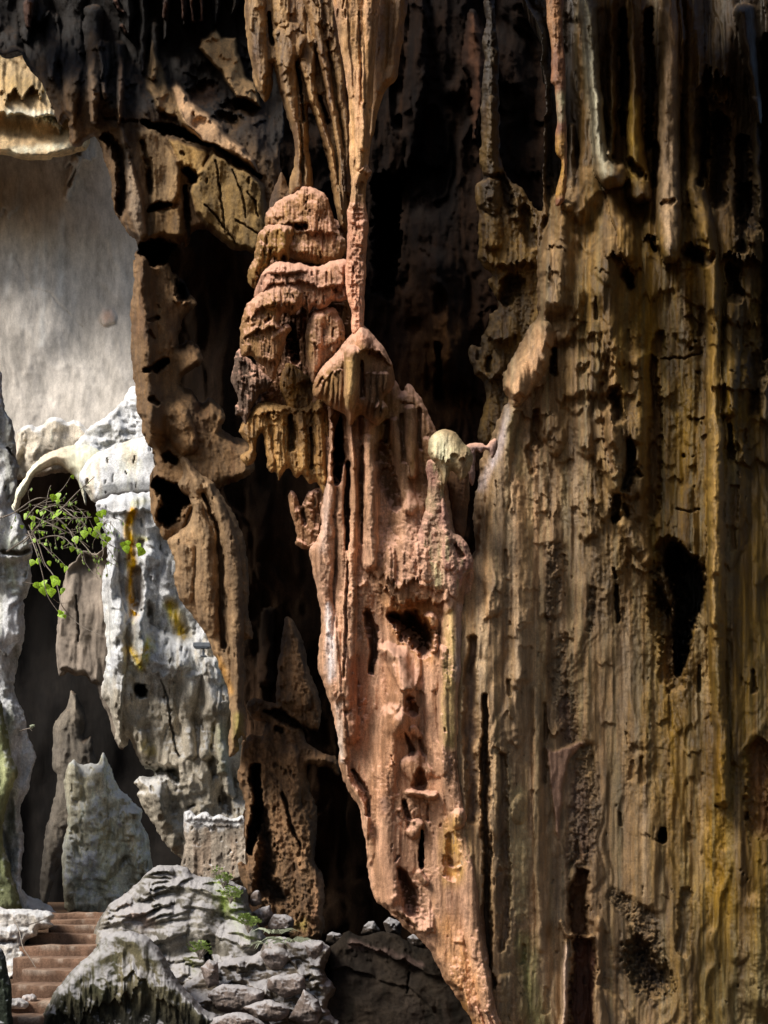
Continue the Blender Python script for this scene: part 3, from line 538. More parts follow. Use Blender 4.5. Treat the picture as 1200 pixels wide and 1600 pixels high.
# ================================================================ drapes left of the thin column
def f(s):
    for pts, h in [([(398, -40, 16), (400, 40, 16), (405, 100, 12), (411, 140, 5)], 26), ([(452, 60, 26), (448, 90, 18), (452, 140, 11), (461, 190, 8), (466, 230, 5), (462, 260, 8), (466, 300, 8)], 34),
                   ([(478, 70, 16), (482, 120, 9), (492, 165, 7), (505, 205, 6), (518, 240, 5), (526, 290, 5), (532, 350, 5)], 34), ([(478, -40, 16), (496, 40, 12), (507, 100, 8), (516, 150, 6), (526, 200, 6), (534, 260, 5), (536, 350, 5)], 36),
                   ([(505, -40, 18), (522, 60, 12), (530, 120, 9), (540, 200, 6), (543, 300, 5)], 24), ([(470, 150, 6), (474, 200, 5), (480, 250, 6), (478, 292, 7)], 22), ([(436, -40, 14), (440, 30, 14)], 16)]:
        s.ridge(pts, h)
    for p in ([(464, 95, 2), (470, 150, 3), (476, 190, 4)], [(500, 150, 3), (512, 190, 4)], [(505, 240, 9), (510, 290, 9)], [(420, 20, 3), (425, 70, 4)], [(437, 150, 10), (440, 180, 10)]): s.hole(p, 34, .5, DK)
    s.steps(40, (3, 7), (8, 20), (20, 60), 9, 4, (385, 0, 520, 150))
o = small('stalactite_drapery', M_ochre, [(386, -60), (545, -60), (552, 60), (552, 200), (552, 340), (540, 362), (530, 352), (521, 310), (512, 255), (500, 215), (489, 178), (482, 168), (482, 220), (486, 262), (487, 296), (474, 300), (456, 306), (454, 285), (459, 262), (461, 226), (453, 200), (444, 168), (437, 145), (430, 112), (425, 100), (424, 140), (414, 160), (404, 142), (394, 112), (386, 60), (383, 0)],
      12.9, S(112, 84, 56), S(156, 124, 84), 12, 18, 34, 1.3, S(86, 62, 42), f, 2, 2, 5, 5, False, None, 0, 0, 16, 90)
tag(o, 'fan of long brown stalactite drapery above the tiered ledges', 'drapery')
# ================================================================ tiered ledges
T = empty('tiered_flowstone', P(455, 500, 12.6)); tag(T, 'stack of pink dusted overhanging ledges left of the thin column', 'flowstone')
tiers = [
 ([(414, 350), (418, 330), (432, 318), (452, 306), (474, 291), (498, 296), (514, 310), (522, 345), (532, 362), (540, 378), (537, 400), (520, 414), (482, 411), (452, 402), (430, 396), (412, 385)], 12.55, 22, pk, pk2,
   lambda s: (s.hole([(462, 352, 5), (476, 355, 9)], 30, .5, DK), s.ridge([(488, 325, 14), (486, 360, 8)], 10), s.lip([(415, 352), (450, 345), (480, 362), (530, 364)], 12, 26, 8, 4), s.lip([(420, 388), (470, 396), (535, 404)], 8, 26, 7, 3))),
 ([(402, 368), (425, 350), (448, 349), (459, 356), (457, 380), (450, 408), (444, 398), (438, 412), (428, 402), (420, 420), (412, 440), (402, 452), (389, 446), (385, 424), (394, 405), (399, 390)], 12.4, 16, oc2, pk2,
   lambda s: (s.ridge([(405, 385, 9), (397, 430, 8)], 10), s.ridge([(443, 360, 8), (440, 395, 6)], 10), s.hole([(423, 392, 3), (420, 410, 4)], 14, .5, DK))),
 ([(402, 440), (410, 424), (428, 410), (462, 411), (500, 414), (530, 404), (546, 412), (545, 450), (543, 468), (520, 470), (512, 478), (498, 484), (488, 480), (482, 492), (470, 480), (462, 492), (452, 488), (440, 480), (420, 490), (404, 478), (397, 460)], 12.25, 22, pk, S(164, 124, 104),
   lambda s: (s.lip([(402, 462), (430, 440), (470, 440), (500, 450), (542, 444)], 14, 30, 9, 4), s.lip([(405, 430), (440, 424), (480, 425)], 9, 20, 5, 4), s.ridge([(430, 418, 9), (462, 420, 9)], 8), s.hole([(520, 450, 5), (530, 462, 6)], 12, .5, umber))),
 ([(376, 520), (379, 496), (392, 470), (412, 452), (436, 440), (462, 442), (474, 455), (470, 478), (458, 492), (446, 488), (438, 500), (440, 508), (450, 506), (458, 516), (448, 530), (442, 548), (436, 572), (430, 592), (420, 590), (414, 574), (402, 568), (394, 556), (380, 556), (374, 540)], 12.15, 24, pk, pk2,
   lambda s: (s.lip([(378, 500), (410, 480), (440, 478), (472, 470)], 12, 30, 10, 3.5), s.lip([(376, 528), (405, 514), (440, 508), (460, 512)], 14, 26, 6, 4), s.lip([(380, 556), (410, 560), (440, 560)], 12, 40, 16, 3), s.hole([(415, 506, 4), (420, 500, 5)], 12, .5, DK))),
 ([(372, 545), (384, 556), (398, 566), (410, 580), (424, 596), (415, 610), (400, 618), (392, 640), (384, 664), (376, 650), (366, 648), (369, 620), (361, 600), (363, 575)], 12.7, 12, S(78, 64, 54), S(112, 92, 78),
   lambda s: (s.steps(14, (3, 7), (8, 16), (16, 40), 6, 2),)),
 ([(476, 520), (484, 494), (498, 482), (516, 480), (530, 492), (537, 510), (540, 535), (528, 550), (514, 566), (500, 590), (490, 600), (482, 580), (476, 550)], 12.35, 20, S(172, 134, 108), S(150, 116, 80),
   lambda s: (s.ridge([(496, 495, 12), (490, 580, 9)], 12), s.lip([(480, 530), (510, 540), (538, 520)], 7, 30, 8, 3))),
 ([(374, 668), (396, 636), (420, 628), (450, 634), (480, 634), (500, 610), (520, 600), (530, 640), (520, 690), (522, 760), (508, 772), (496, 752), (484, 756), (472, 742), (462, 746), (452, 732), (444, 738), (438, 750), (432, 736), (420, 734), (416, 700), (410, 676), (402, 690), (398, 720), (386, 728), (374, 712), (390, 700), (380, 684)], 12.75, 14, S(116, 86, 50), S(146, 112, 68),
   lambda s: (s.lip([(392, 650), (430, 640), (470, 642), (512, 640)], 16, 20, 8, 3), s.ridge([(408, 645, 8), (420, 720, 9)], 12), s.ridge([(436, 645, 8), (438, 735, 7)], 12), s.ridge([(470, 650, 8), (476, 740, 7)], 12), s.ridge([(498, 630, 9), (504, 750, 8)], 14), s.hole([(454, 650, 5), (456, 700, 7)], 26, .5, DK), s.hole([(486, 670, 3), (488, 730, 4)], 20, .5, DK), s.steps(30, (3, 8), (7, 16), (14, 40), 7, 3))),
 ([(449, 774), (460, 770), (470, 790), (480, 770), (500, 762), (515, 770), (510, 830), (498, 858), (484, 858), (470, 856), (462, 848), (464, 836), (456, 812)], 12.9, 12, S(104, 76, 56), S(150, 114, 84),
   lambda s: (s.hole([(470, 790, 5), (476, 815, 7)], 20, .5, DK), s.ridge([(464, 846, 3), (480, 856, 4), (494, 852, 3)], 8))),
 ([(436, 590), (446, 568), (462, 574), (478, 584), (500, 596), (520, 620), (500, 650), (466, 650), (446, 630)], 12.8, 14, S(124, 90, 42), S(104, 76, 40), lambda s: (s.steps(8, (3, 8), (8, 20), (10, 30), 5, 1),)),
]
tiers.append(([(412, 400), (430, 370), (470, 340), (520, 340), (548, 380), (552, 480), (545, 560), (530, 640), (500, 660), (440, 650), (405, 640), (392, 600), (400, 560), (396, 500), (402, 450)], 12.95, 24, S(78, 54, 38), S(104, 74, 50), lambda s: (s.steps(50, (5, 12), (10, 30), (15, 50), 8, 2), s.hole([(455, 520, 14), (462, 560, 12)], 40, .5, DK), s.hole([(450, 480, 10)], 30, .5, DK))))
for i, (pl, D, R, c1, c2, fn) in enumerate(tiers):
    small('core' if i == 9 else 'ledge' if i not in (4, 6) else 'drapery', M_pink if i not in (6, 8) else M_ochre, pl, D, c1, c2, R*.85, R*1.0, 60+i, 1.2, None, fn, 3.0, 2.6, 6, 3.6, True, T, 22, 30)
# rough stub behind the ledges
o = small('stalagmite_stub', M_brown, [(418, 360), (420, 320), (432, 285), (440, 268), (450, 290), (462, 300), (470, 340), (440, 370)], 13.3, S(80, 60, 44), S(112, 86, 60), 16, 16, 49, 1.5)
tag(o, 'small dim brown stub rising behind the top ledge', 'stalagmite')
# ================================================================ capped stalagmite
G = empty('capped_stalagmite', P(700, 900, 12.3)); tag(G, 'stalagmite with a round pale green cap standing between centre and wall', 'stalagmite')
def f(s):
    s.lip([(668, 708), (690, 716), (708, 712), (738, 708)], 10, 40, 16, 3); s.paint([(688, 690, 24), (694, 715, 18)], S(196, 190, 158), .95); s.paint([(728, 712, 16), (716, 735, 14)], S(104, 78, 54), .8)  # lit left side and shaded right side painted onto the cap
small('cap', M_ochre, [(669, 702), (671, 685), (684, 674), (698, 671), (712, 677), (724, 692), (736, 706), (738, 722), (730, 742), (718, 752), (712, 742), (704, 736), (700, 748), (693, 758), (688, 738), (680, 724), (672, 716)], 12.0, S(170, 156, 122), S(140, 116, 86), 22, 24, 71, 1.2, None, f, 1.8, 2, 3, 4, True, G)
small('stem', M_pink, [(664, 728), (676, 714), (690, 722), (696, 740), (693, 770), (700, 800), (708, 830), (722, 838), (738, 868), (734, 890), (722, 905), (714, 935), (692, 926), (668, 918), (656, 890), (648, 850), (662, 800), (668, 760)], 12.35, S(180, 136, 122), S(168, 144, 116), 16, 20, 72, 1.2, S(176, 168, 128),
      lambda s: (s.ridge([(692, 730, 6), (697, 790, 6), (700, 830, 10), (702, 880, 12)], 12), s.lumps(50, (3, 8), (2, 6), 2), s.hole([(712, 850, 3), (722, 868, 5)], 18, .4, DK)), 3, 3.4, 2, 4, True, G)
small('tongue', M_brown, [(694, 722), (712, 728), (732, 726), (736, 745), (731, 790), (728, 830), (722, 850), (712, 842), (703, 815), (698, 780), (692, 750)], 12.7, S(76, 52, 36), S(108, 78, 52), 16, 20, 73, 1.4, None, None, 1.6, 2, 4, 5, True, G)  # dark brown carries the shadow side below the cap
small('bridge', M_pink, [(724, 698), (738, 692), (752, 692), (760, 696), (768, 688), (776, 686), (778, 698), (770, 716), (764, 706), (758, 702), (752, 708), (744, 704), (742, 720), (743, 745), (737, 760), (732, 740), (734, 715), (726, 708)], 12.5, S(172, 142, 132), S(150, 122, 110), 8, 9, 74, 1.2, None, None, 1.6, 2.2, 0, 4, True, G)
# ================================================================ pieces hanging before the dark recess
o = small('hanging_stalactite', M_ochre, [(852, -60), (880, -60), (880, 20), (882, 80), (884, 150), (885, 220), (885, 260), (885, 290), (882, 312), (872, 322), (867, 318), (868, 298), (875, 272), (876, 252), (868, 238), (867, 215), (870, 190), (868, 140), (861, 125), (861, 80), (855, 20)], 13.2, S(120, 78, 58), S(150, 112, 80), 11, 12, 81, 1.2, None,
      lambda s: (s.paint([(876, 150, 12), (876, 185, 10)], S(150, 150, 120), .8), s.paint([(876, 215, 12), (874, 300, 12)], S(160, 124, 54), .8), s.lumps(16, (5, 10), (2, 5), 3)), 1.4, 2, 4, 5)
tag(o, 'thin knobbly stalactite hanging left of the pale pillar on the right wall', 'stalactite')
def f(s):
    s.ridge([(768, 160, 10), (764, 230, 12), (764, 268, 12)], 24).ridge([(766, 290, 16), (770, 320, 14)], 24).ridge([(768, 348, 18), (772, 375, 14)], 22).hole([(752, 278, 6), (785, 276, 8), (800, 330, 8)], 30, .5, DK)
    s.lip([(750, 400), (775, 410), (800, 405), (838, 412)], 26, 40, 14, 3.5); s.hole([(800, 440, 20), (790, 470, 14)], 40, .6, DK); s.hole([(820, 330, 14), (830, 380, 14)], 24, .6, DK)
    s.lip([(752, 520), (780, 535), (810, 520)], 26, 40, 10, 4).lip([(740, 580), (770, 592), (790, 580)], 22, 40, 10, 4, seed=3).hole([(764, 560, 5), (764, 580, 4)], 20, .5, DK).hole([(752, 540, 6), (748, 560, 6)], 20, .5, DK)
    s.steps(60, (4, 12), (8, 22), (14, 40), 7, 5); s.c *= (.25+.75*sst(60, 330, s.V))[..., None]  # colour fades dark upwards, standing in for the gloom above
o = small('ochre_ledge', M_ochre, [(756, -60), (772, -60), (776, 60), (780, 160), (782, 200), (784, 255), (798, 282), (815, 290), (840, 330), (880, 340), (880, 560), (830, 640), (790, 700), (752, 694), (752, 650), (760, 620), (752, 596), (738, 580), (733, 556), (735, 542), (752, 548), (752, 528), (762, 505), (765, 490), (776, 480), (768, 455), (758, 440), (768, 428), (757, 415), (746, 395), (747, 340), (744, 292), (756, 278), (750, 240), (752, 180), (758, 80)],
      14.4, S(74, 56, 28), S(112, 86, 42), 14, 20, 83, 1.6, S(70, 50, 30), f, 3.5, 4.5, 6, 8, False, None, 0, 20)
tag(o, 'broken ochre ledge stepping down beside the dark recess', 'rock ledge')
# ================================================================ dark recess wall behind the centre
def recess():
    s = Relief((350, -60, 930, 960), 19.5, 2.6, 91, 5); s.base(S(44, 30, 22, .6), S(70, 48, 32, .7), S(30, 22, 18, .5), 40, 200); s.c *= (.4+1.6*sst(380, 600, s.V))[..., None]  # deep shade put into the colour, lifted low down for bounced light
    s.h += 60*fbm(s.U/120, s.V/300, 3, 5); s.flutes(60, 50, 8, 3, .5, .5); s.flutes(12, 14, 12, 3, .4, .5, 3)
    s.ridge([(738, 20, 6), (742, 60, 16), (748, 92, 26), (750, 130, 14), (746, 180, 6), (742, 215, 3)], 130).paint([(740, 30, 10), (747, 90, 30), (748, 140, 16), (742, 210, 6)], S(110, 76, 56, .6))
    s.ridge([(655, 0, 14), (650, 120, 20), (640, 260, 8)], 60).ridge([(680, 420, 40), (700, 560, 60)], 80, soft=True).hole([(605, 300, 30), (600, 450, 20)], 200, .8, BLK)
    s.hole([(685, 540, 5), (686, 620, 7)], 40, .5, BLK).paint([(700, 520, 40), (660, 620, 40), (720, 640, 30)], S(86, 58, 32, 1.1), .8)
    s.crags(16, 40, 2.5, 5, 1, .5); s.crags(6, 10, 1.8, 4, 2, .5); s.steps(60, (6, 20), (20, 60), (30, 100), 10)
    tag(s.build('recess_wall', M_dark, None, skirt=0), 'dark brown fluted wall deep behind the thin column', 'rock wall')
recess()

def gap():
    pl = [(235, 380), (300, 340), (400, 330), (470, 335), (490, 450), (500, 600), (540, 760), (620, 900), (720, 1560), (400, 1560), (384, 1380), (380, 1200), (365, 1080), (330, 960), (285, 870), (262, 820), (246, 780), (242, 640), (236, 520)]
    s = Relief(box_of(pl), 17.9, 3, 95, 4); s.base(S(40, 30, 22, 1.3), S(60, 44, 32, 1.3), None, 40, 120); s.h += 60*fbm(s.U/90, s.V/200, 3, 5); s.flutes(30, 40, 6); s.crags(10, 30, 2, 5, 1); s.ridge([(420, 960, 10), (415, 1060, 14)], 60)  # near-black colour stands in for shade in the gap
    tag(s.build('gap_shade_backing', M_dark, pl, 20, 30, 4, 60), 'backing sheet in the tall gap between arch and centre column, coloured black for shade', 'rock wall')
gap()
# ================================================================ left arch pillar
def arch():
    poly = [(-280, -70), (-280, 50), (-160, 70), (-70, 60), (-20, 70), (0, 82), (12, 84), (28, 80), (40, 100), (58, 118), (68, 140), (78, 155), (92, 190), (100, 180), (108, 192), (115, 228), (126, 222), (138, 214), (148, 214), (158, 240), (168, 262), (177, 290), (178, 325), (188, 345), (202, 368), (214, 382), (211, 420), (207, 452), (204, 480), (203, 520), (206, 570), (209, 610), (213, 640), (222, 654), (228, 690), (238, 702), (243, 735), (234, 752), (231, 770), (236, 800), (246, 822), (256, 842), (275, 850), (300, 800), (330, 770), (385, 745), (398, 728), (388, 702), (364, 692), (346, 674), (352, 652), (332, 634), (318, 642), (302, 622),
            (285, 610), (290, 585), (314, 572), (318, 556), (300, 540), (280, 542), (286, 500), (302, 476), (290, 450), (272, 430), (268, 404), (280, 384), (288, 376), (290, 386), (296, 376), (304, 362), (322, 358), (338, 372), (352, 380), (370, 394), (386, 392), (400, 398), (420, 380), (440, 300), (440, 0), (440, -70)]
    s = Relief(box_of(poly), 15.5, 1.7, 101, 3.5)
    s.base(S(112, 86, 58), S(132, 104, 74), S(92, 66, 44), 40, 90)
    zt = (1-sst(110, 235, s.V-0.34*(s.U-150)+40*fbm(s.U/22, s.V/50, 4, 9)))[..., None]; s.c[:] = s.c*(1-.95*zt)+S(9, 7, 6, 1)*.95*zt; s.c *= .82  # gloom under the roof put into the colour, near black upwards
    s.h -= 150*(1-sst(40, 170, s.V-0.25*(s.U-150)+20*fbm(s.U/20, s.V/40, 3, 2)))
    s.h += 24*fbm(s.U/80, s.V/120, 3, 4); s.flutes(10, 22, 6, 3, .5, .4, 1)
    s.h += 30*np.exp(-((s.U-210-0.05*(s.V-300))/26)**2)*sst(150, 250, s.V)
    # stalactite ribs in the dark roof
    for (x, y0, y1, r, h) in [(146, 20, 190, 13, 80), (162, 70, 150, 8, 60), (186, 70, 190, 7, 70), (200, -10, 50, 8, 60), (222, -10, 110, 7, 60), (240, 40, 120, 9, 50), (258, -20, 60, 7, 70), (286, -20, 40, 6, 70), (300, -20, 34, 4, 60), (314, -20, 33, 4, 60), (336, -20, 36, 6, 60), (365, -20, 20, 6, 60), (60, 0, 30, 16, 50), (40, -20, 60, 14, 50), (110, 0, 190, 20, 30), (80, 30, 120, 12, 40)]:
        s.ridge([(x, y0, r*1.2), (x+2, (y0+y1)/2, r), (x, y1, r*.4)], h)
    s.paint([(146, 60, 12), (146, 150, 12)], S(112, 90, 66), .6).paint([(186, 90, 6), (192, 170, 7)], S(110, 84, 62), .5)
    for pts in ([(182, 0, 3), (186, 12, 3), (194, 16, 2)], [(190, 40, 4), (196, 52, 2)], [(298, -20, 3), (299, 34, 3), (303, 34, 2)], [(313, -20, 2.5), (316, 32, 2.5), (312, 33, 2)], [(283, 0, 2), (284, 30, 2)], [(44, 4, 8), (46, 40, 4)], [(258, 0, 3), (255, 26, 3)]):
        s.ridge(pts, 60).paint(pts, S(140, 104, 86), .9, .1)  # lit drips picked out by paler colour
    # pale broken plates
    s.plate([(309, 72), (316, 58), (326, 55), (338, 42), (347, 56), (369, 54), (372, 84), (384, 116), (402, 130), (408, 166), (386, 156), (368, 150), (345, 112), (325, 92)], 70, 5, S(172, 138, 98), (-.25, .1))
    s.plate([(266, 140), (276, 128), (290, 140), (306, 158), (322, 176), (344, 196), (370, 222), (394, 246), (408, 282), (384, 258), (352, 240), (318, 226), (296, 206), (276, 176)], 62, 7, S(166, 134, 102), (0, 0))
    s.plate([(226, 100), (236, 60), (252, 100), (262, 130), (290, 180), (320, 215), (280, 192), (250, 176), (228, 140)], 26, 8, S(110, 88, 60))
    s.plate([(330, 236), (360, 250), (392, 270), (414, 292), (420, 350), (412, 386), (398, 398), (372, 392), (346, 374), (318, 350), (304, 330), (296, 300), (306, 268), (318, 262)], 52, 7, S(124, 100, 62), (.08, -.1))
    s.plate([(184, 192), (196, 200), (206, 250), (226, 320), (232, 366), (216, 374), (200, 330), (194, 260)], 30, 6, S(138, 118, 96)).plate([(214, 204), (238, 196), (262, 214), (284, 250), (284, 300), (270, 330), (236, 322), (230, 270), (218, 240)], 24, 8, S(128, 104, 74))
    s.plate([(262, 214), (300, 225), (330, 240), (320, 268), (300, 280), (282, 262)], 28, 6, S(140, 112, 70)).plate([(240, 330), (284, 320), (290, 372), (260, 370), (234, 372)], 22, 7, S(120, 94, 62))
    s.hole([(162, 185, 2), (190, 188, 4), (215, 190, 3)], 10, .5, DK).hole([(225, 192, 4), (248, 200, 8), (282, 206, 11), (305, 216, 6), (335, 230, 4), (370, 252, 3), (406, 278, 3)], 60, .4, BLK)
    s.hole([(360, 164, 14), (385, 170, 14)], 40, .6, S(70, 50, 30)).hole([(346, 182, 10), (370, 190, 12)], 34, .6, S(84, 60, 32)).hole([(300, 150, 16), (330, 140, 20)], 44, .6, S(70, 46, 30))
    s.hole([(292, 268, 10), (304, 276, 11)], 60, .4, BLK).hole([(290, 290, 4), (292, 340, 7), (296, 380, 7)], 46, .5, DK).hole([(232, 328, 4), (248, 322, 8), (266, 319, 4)], 44, .4, BLK)
    s.hole([(222, 220, 4), (232, 260, 7), (236, 300, 6)], 26, .5, DK).hole([(168, 214, 12), (188, 235, 13), (192, 300, 12), (188, 330, 10)], 46, .5, S(26, 20, 16))
    for a, b in (((336, 250), (352, 360)), ((362, 262), (384, 340)), ((320, 318), (372, 386)), ((384, 300), (404, 336)), ((368, 346), (404, 366))):
        s.hole([(a[0], a[1], 1), ((a[0]+b[0])/2+3, (a[1]+b[1])/2, 2), (b[0], b[1], 1.5)], 12, .5, DK)
    # black bite below the plates and the lower strip
    s.hole([(226, 388, 14), (246, 392, 20), (272, 396, 20)], 110, .35, BLK).hole([(286, 420, 16), (292, 450, 20)], 80, .4, BLK)
    s.ridge([(222, 410, 16), (228, 500, 20), (236, 600, 22), (240, 680, 24)], 26, soft=True)
    s.lip([(262, 432), (282, 426), (300, 440)], 26, 30, 8, 4).lip([(270, 470), (290, 474), (304, 462)], 26, 30, 8, 4)
    s.hole([(232, 502, 4), (246, 498, 6)], 20, .5, DK).hole([(230, 576, 6), (248, 574, 9), (262, 566, 5)], 44, .4, BLK).hole([(238, 624, 6), (244, 630, 5)], 22, .4, DK).hole([(234, 520, 3), (240, 530, 4)], 16, .5, DK)
    s.ridge([(240, 650, 24), (270, 650, 26), (290, 690, 20)], 22).hole([(262, 712, 8), (272, 718, 8)], 34, .4, BLK).hole([(246, 758, 12), (270, 775, 20), (262, 806, 18), (290, 770, 16)], 120, .35, BLK).ridge([(250, 775, 6), (258, 790, 6)], 50)
    s.lip([(270, 540), (290, 534), (316, 545), (332, 556)], 24, 22, 8, 3)
    s.hole([(196, 480, 3), (198, 520, 4)], 8)
    rm = s.rough_mask(40, 60, -.1, .3)
    s.crags(9, 30, 1.6, 5, 1, .5, .4+.6*rm); s.crags(3.5, 8, 1.6, 4, 2, .5, rm); s.crags(1.4, 3.4, 1.3, 3, 3, .3); s.steps(60, (4, 10), (10, 28), (20, 50), 7, 1, (120, 60, 420, 200)); s.pits(60, (1, 3), (.8, 2), (4, 10), 1, None, DK)
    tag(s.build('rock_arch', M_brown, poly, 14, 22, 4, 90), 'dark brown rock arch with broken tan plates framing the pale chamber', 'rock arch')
arch()
def f(s):
    s.ridge([(296, 722, 10), (312, 760, 10)], 16); s.ridge([(304, 790, 12), (322, 850, 16), (322, 920, 18), (326, 980, 16)], 22); s.ridge([(326, 760, 8), (346, 800, 10), (362, 850, 12), (366, 920, 14), (368, 980, 12), (372, 1060, 10), (372, 1150, 8)], 24)
    s.ridge([(290, 860, 14), (290, 930, 14)], 12); s.hole([(316, 770, 3), (338, 820, 4), (346, 880, 5), (346, 960, 5), (350, 1010, 4)], 26, .5, S(84, 54, 30)); s.hole([(292, 775, 4), (306, 782, 4)], 10, .5, DK)
    s.paint([(340, 1030, 8), (362, 1080, 8)], S(176, 130, 70), .7); s.paint([(372, 1120, 10), (375, 1170, 10)], S(130, 130, 60), .5)
o = small('hanging_lobe', M_brown, [(284, 716), (296, 718), (310, 738), (330, 748), (350, 780), (368, 812), (382, 850), (386, 900), (387, 950), (394, 996), (384, 1000), (380, 1006), (382, 1060), (384, 1120), (384, 1160), (378, 1150), (368, 1178), (358, 1182), (360, 1130), (358, 1086), (350, 1060), (344, 1036), (330, 1010), (318, 984), (300, 962), (286, 944), (274, 915), (272, 870), (262, 846), (278, 832), (294, 818), (300, 796), (292, 776), (280, 756), (288, 740)],
      15.2, S(126, 102, 76), S(150, 124, 94), 18, 26, 105, 1.5, S(104, 80, 56), f, 3.4, 2.6, 5, 10, False, None, 8, 40, 20, 120, 2.5, 80)
tag(o, 'long smooth tan rock lobe hanging below the dark arch', 'rock lobe')
def f(s):
    s.ridge([(455, 975, 8), (465, 1030, 16), (468, 1090, 22)], 20); s.lip([(400, 1098), (430, 1092), (460, 1098)], 18, 20, 6, 3); s.hole([(412, 1110, 4), (440, 1118, 12), (475, 1140, 5)], 50, .4, DK); s.hole([(432, 1138, 7), (438, 1142, 6)], 26, .4, BLK)
    s.ridge([(490, 1190, 12), (510, 1188, 12)], 14); s.ridge([(450, 1180, 16), (455, 1260, 18), (480, 1330, 22), (490, 1420, 22)], 20)
    s.hole([(410, 1270, 12), (420, 1330, 16), (410, 1380, 20), (440, 1400, 16)], 60, .5, S(40, 30, 22)); s.hole([(440, 1240, 3), (455, 1290, 4), (470, 1320, 3)], 30, .5, DK); s.hole([(400, 1200, 10), (404, 1260, 10), (388, 1330, 8)], 90, .4, BLK)
    s.paint([(500, 1380, 14), (495, 1440, 16)], S(168, 128, 98), .6); s.paint([(470, 1445, 12)], S(130, 122, 60), .6)
    s.pits(60, (2, 4), (.6, 1.6), (5, 12), 4, None, DK)
o = small('broken_pillar', M_brown, [(444, 990), (450, 962), (460, 970), (468, 990), (476, 1014), (484, 1050), (498, 1090), (498, 1136), (486, 1142), (474, 1134), (478, 1160), (500, 1172), (524, 1186), (530, 1210), (512, 1196), (494, 1196), (480, 1200), (486, 1232), (496, 1290), (492, 1340), (504, 1366), (508, 1420), (507, 1458), (500, 1464), (478, 1474), (452, 1466), (436, 1448), (416, 1422), (394, 1404), (380, 1384), (373, 1352), (388, 1352), (384, 1300), (380, 1240), (372, 1210), (376, 1170), (388, 1150), (410, 1150), (416, 1124), (396, 1122), (384, 1106), (396, 1090), (432, 1098), (432, 1060)],
      16.2, S(98, 76, 54), S(134, 104, 76), 13, 20, 107, 1.6, S(66, 50, 38), f, 3.5, 6, 4, 12, False, None, 20, 80, 26, 50, 3.5, 70)
tag(o, 'rugged brown pillar standing in shadow between arch and centre column', 'rock pillar')
small_poly = [(376, 1168), (392, 1150), (412, 1160), (430, 1200), (436, 1240), (440, 1300), (420, 1400), (396, 1388), (380, 1340)]
KD = 2.0  # chamber colours raised to stand in for brighter daylight
# ================================================================ daylit chamber
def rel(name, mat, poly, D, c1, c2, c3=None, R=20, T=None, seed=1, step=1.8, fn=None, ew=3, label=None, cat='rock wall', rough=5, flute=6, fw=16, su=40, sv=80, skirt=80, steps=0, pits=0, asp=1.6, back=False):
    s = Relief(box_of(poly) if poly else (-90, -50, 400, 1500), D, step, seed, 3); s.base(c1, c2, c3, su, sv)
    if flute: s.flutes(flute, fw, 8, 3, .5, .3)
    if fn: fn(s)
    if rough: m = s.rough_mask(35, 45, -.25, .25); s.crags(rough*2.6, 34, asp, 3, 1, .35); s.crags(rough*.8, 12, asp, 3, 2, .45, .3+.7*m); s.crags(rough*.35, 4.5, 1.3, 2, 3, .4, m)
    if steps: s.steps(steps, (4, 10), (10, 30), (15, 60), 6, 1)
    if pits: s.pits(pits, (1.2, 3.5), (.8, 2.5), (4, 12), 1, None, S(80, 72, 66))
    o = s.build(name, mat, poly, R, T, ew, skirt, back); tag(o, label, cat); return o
def f(s):
    t_ = 0.5+0.5*np.clip(fbm(s.U/90, s.V/170, 3, 9)*1.6, -1, 1)[..., None]; s.c[:] = S(146, 140, 132)*(1-t_)+S(158, 152, 144)*t_
    s.h += 30*fbm(s.U/160, s.V/260, 2, 4); z = (sst(-20, 60, -s.U+110)*(1-sst(250, 420, s.V)))[..., None]; s.c[:] = s.c*(1-.5*z)+S(112, 92, 66)*.5*z
    z = (1-sst(380, 640, s.V))[..., None]; s.c[:] *= (1-.12*z)
    for x, y, l in ((98, 400, 120), (70, 460, 160), (60, 420, 80), (15, 430, 60)): s.paint([(x, y-l/2, 5), (x-4, y+l/2, 8)], S(190, 184, 172), .4)
    s.hole([(25, 405, 1), (50, 450, 1.6), (80, 460, 1.4), (105, 490, 1.4), (130, 512, 1)], 1.5, 0.5, S(140, 126, 108)); s.paint([(168, 495, 15)], S(158, 124, 104), .8); s.ridge([(168, 495, 14)], 8)
    s.ridge([(122, 250, 8), (112, 270, 7), (104, 310, 5)], 20); s.hole([(118, 262, 2), (106, 290, 3)], 16, .5, S(96, 80, 62)); s.lip([(100, 262), (125, 250), (150, 252)], 20, 40, 12, 4)
    s.lip([(-60, 330), (0, 340), (30, 320)], 10, 60, 20, 6); s.h += 60*sst(300, 130, s.V)
rel('chamber_wall', M_smooth, [(-420, 30), (180, 60), (260, 200), (290, 600), (290, 712), (-420, 720)], 31, S(164, 154, 142, 1.75), S(174, 165, 152, 1.75), S(156, 142, 126, 1.7), 20, 20, 121, 2.2, f, 2, 'huge smooth beige wall at the back of the daylit chamber', rough=1.2, flute=2, fw=40, su=70, sv=160)
def f(s):
    s.lip([(-60, 190), (0, 176), (60, 180), (100, 184), (130, 200)], 30, 50, 6, 6); s.lip([(-60, 246), (0, 240), (30, 246), (70, 246), (115, 236)], 46, 40, 4, 8); s.lip([(0, 150), (30, 140), (70, 150)], 26, 40, 20, 4); s.lip([(50, 190), (80, 196), (100, 196)], 20, 24, 18, 3)
    s.paint([(20, 135, 30), (50, 140, 24)], S(120, 96, 48), .6); s.paint([(20, 178, 14), (90, 182, 12)], S(206, 190, 160), .8); s.paint([(20, 236, 10), (100, 228, 9)], S(196, 180, 156), .7)
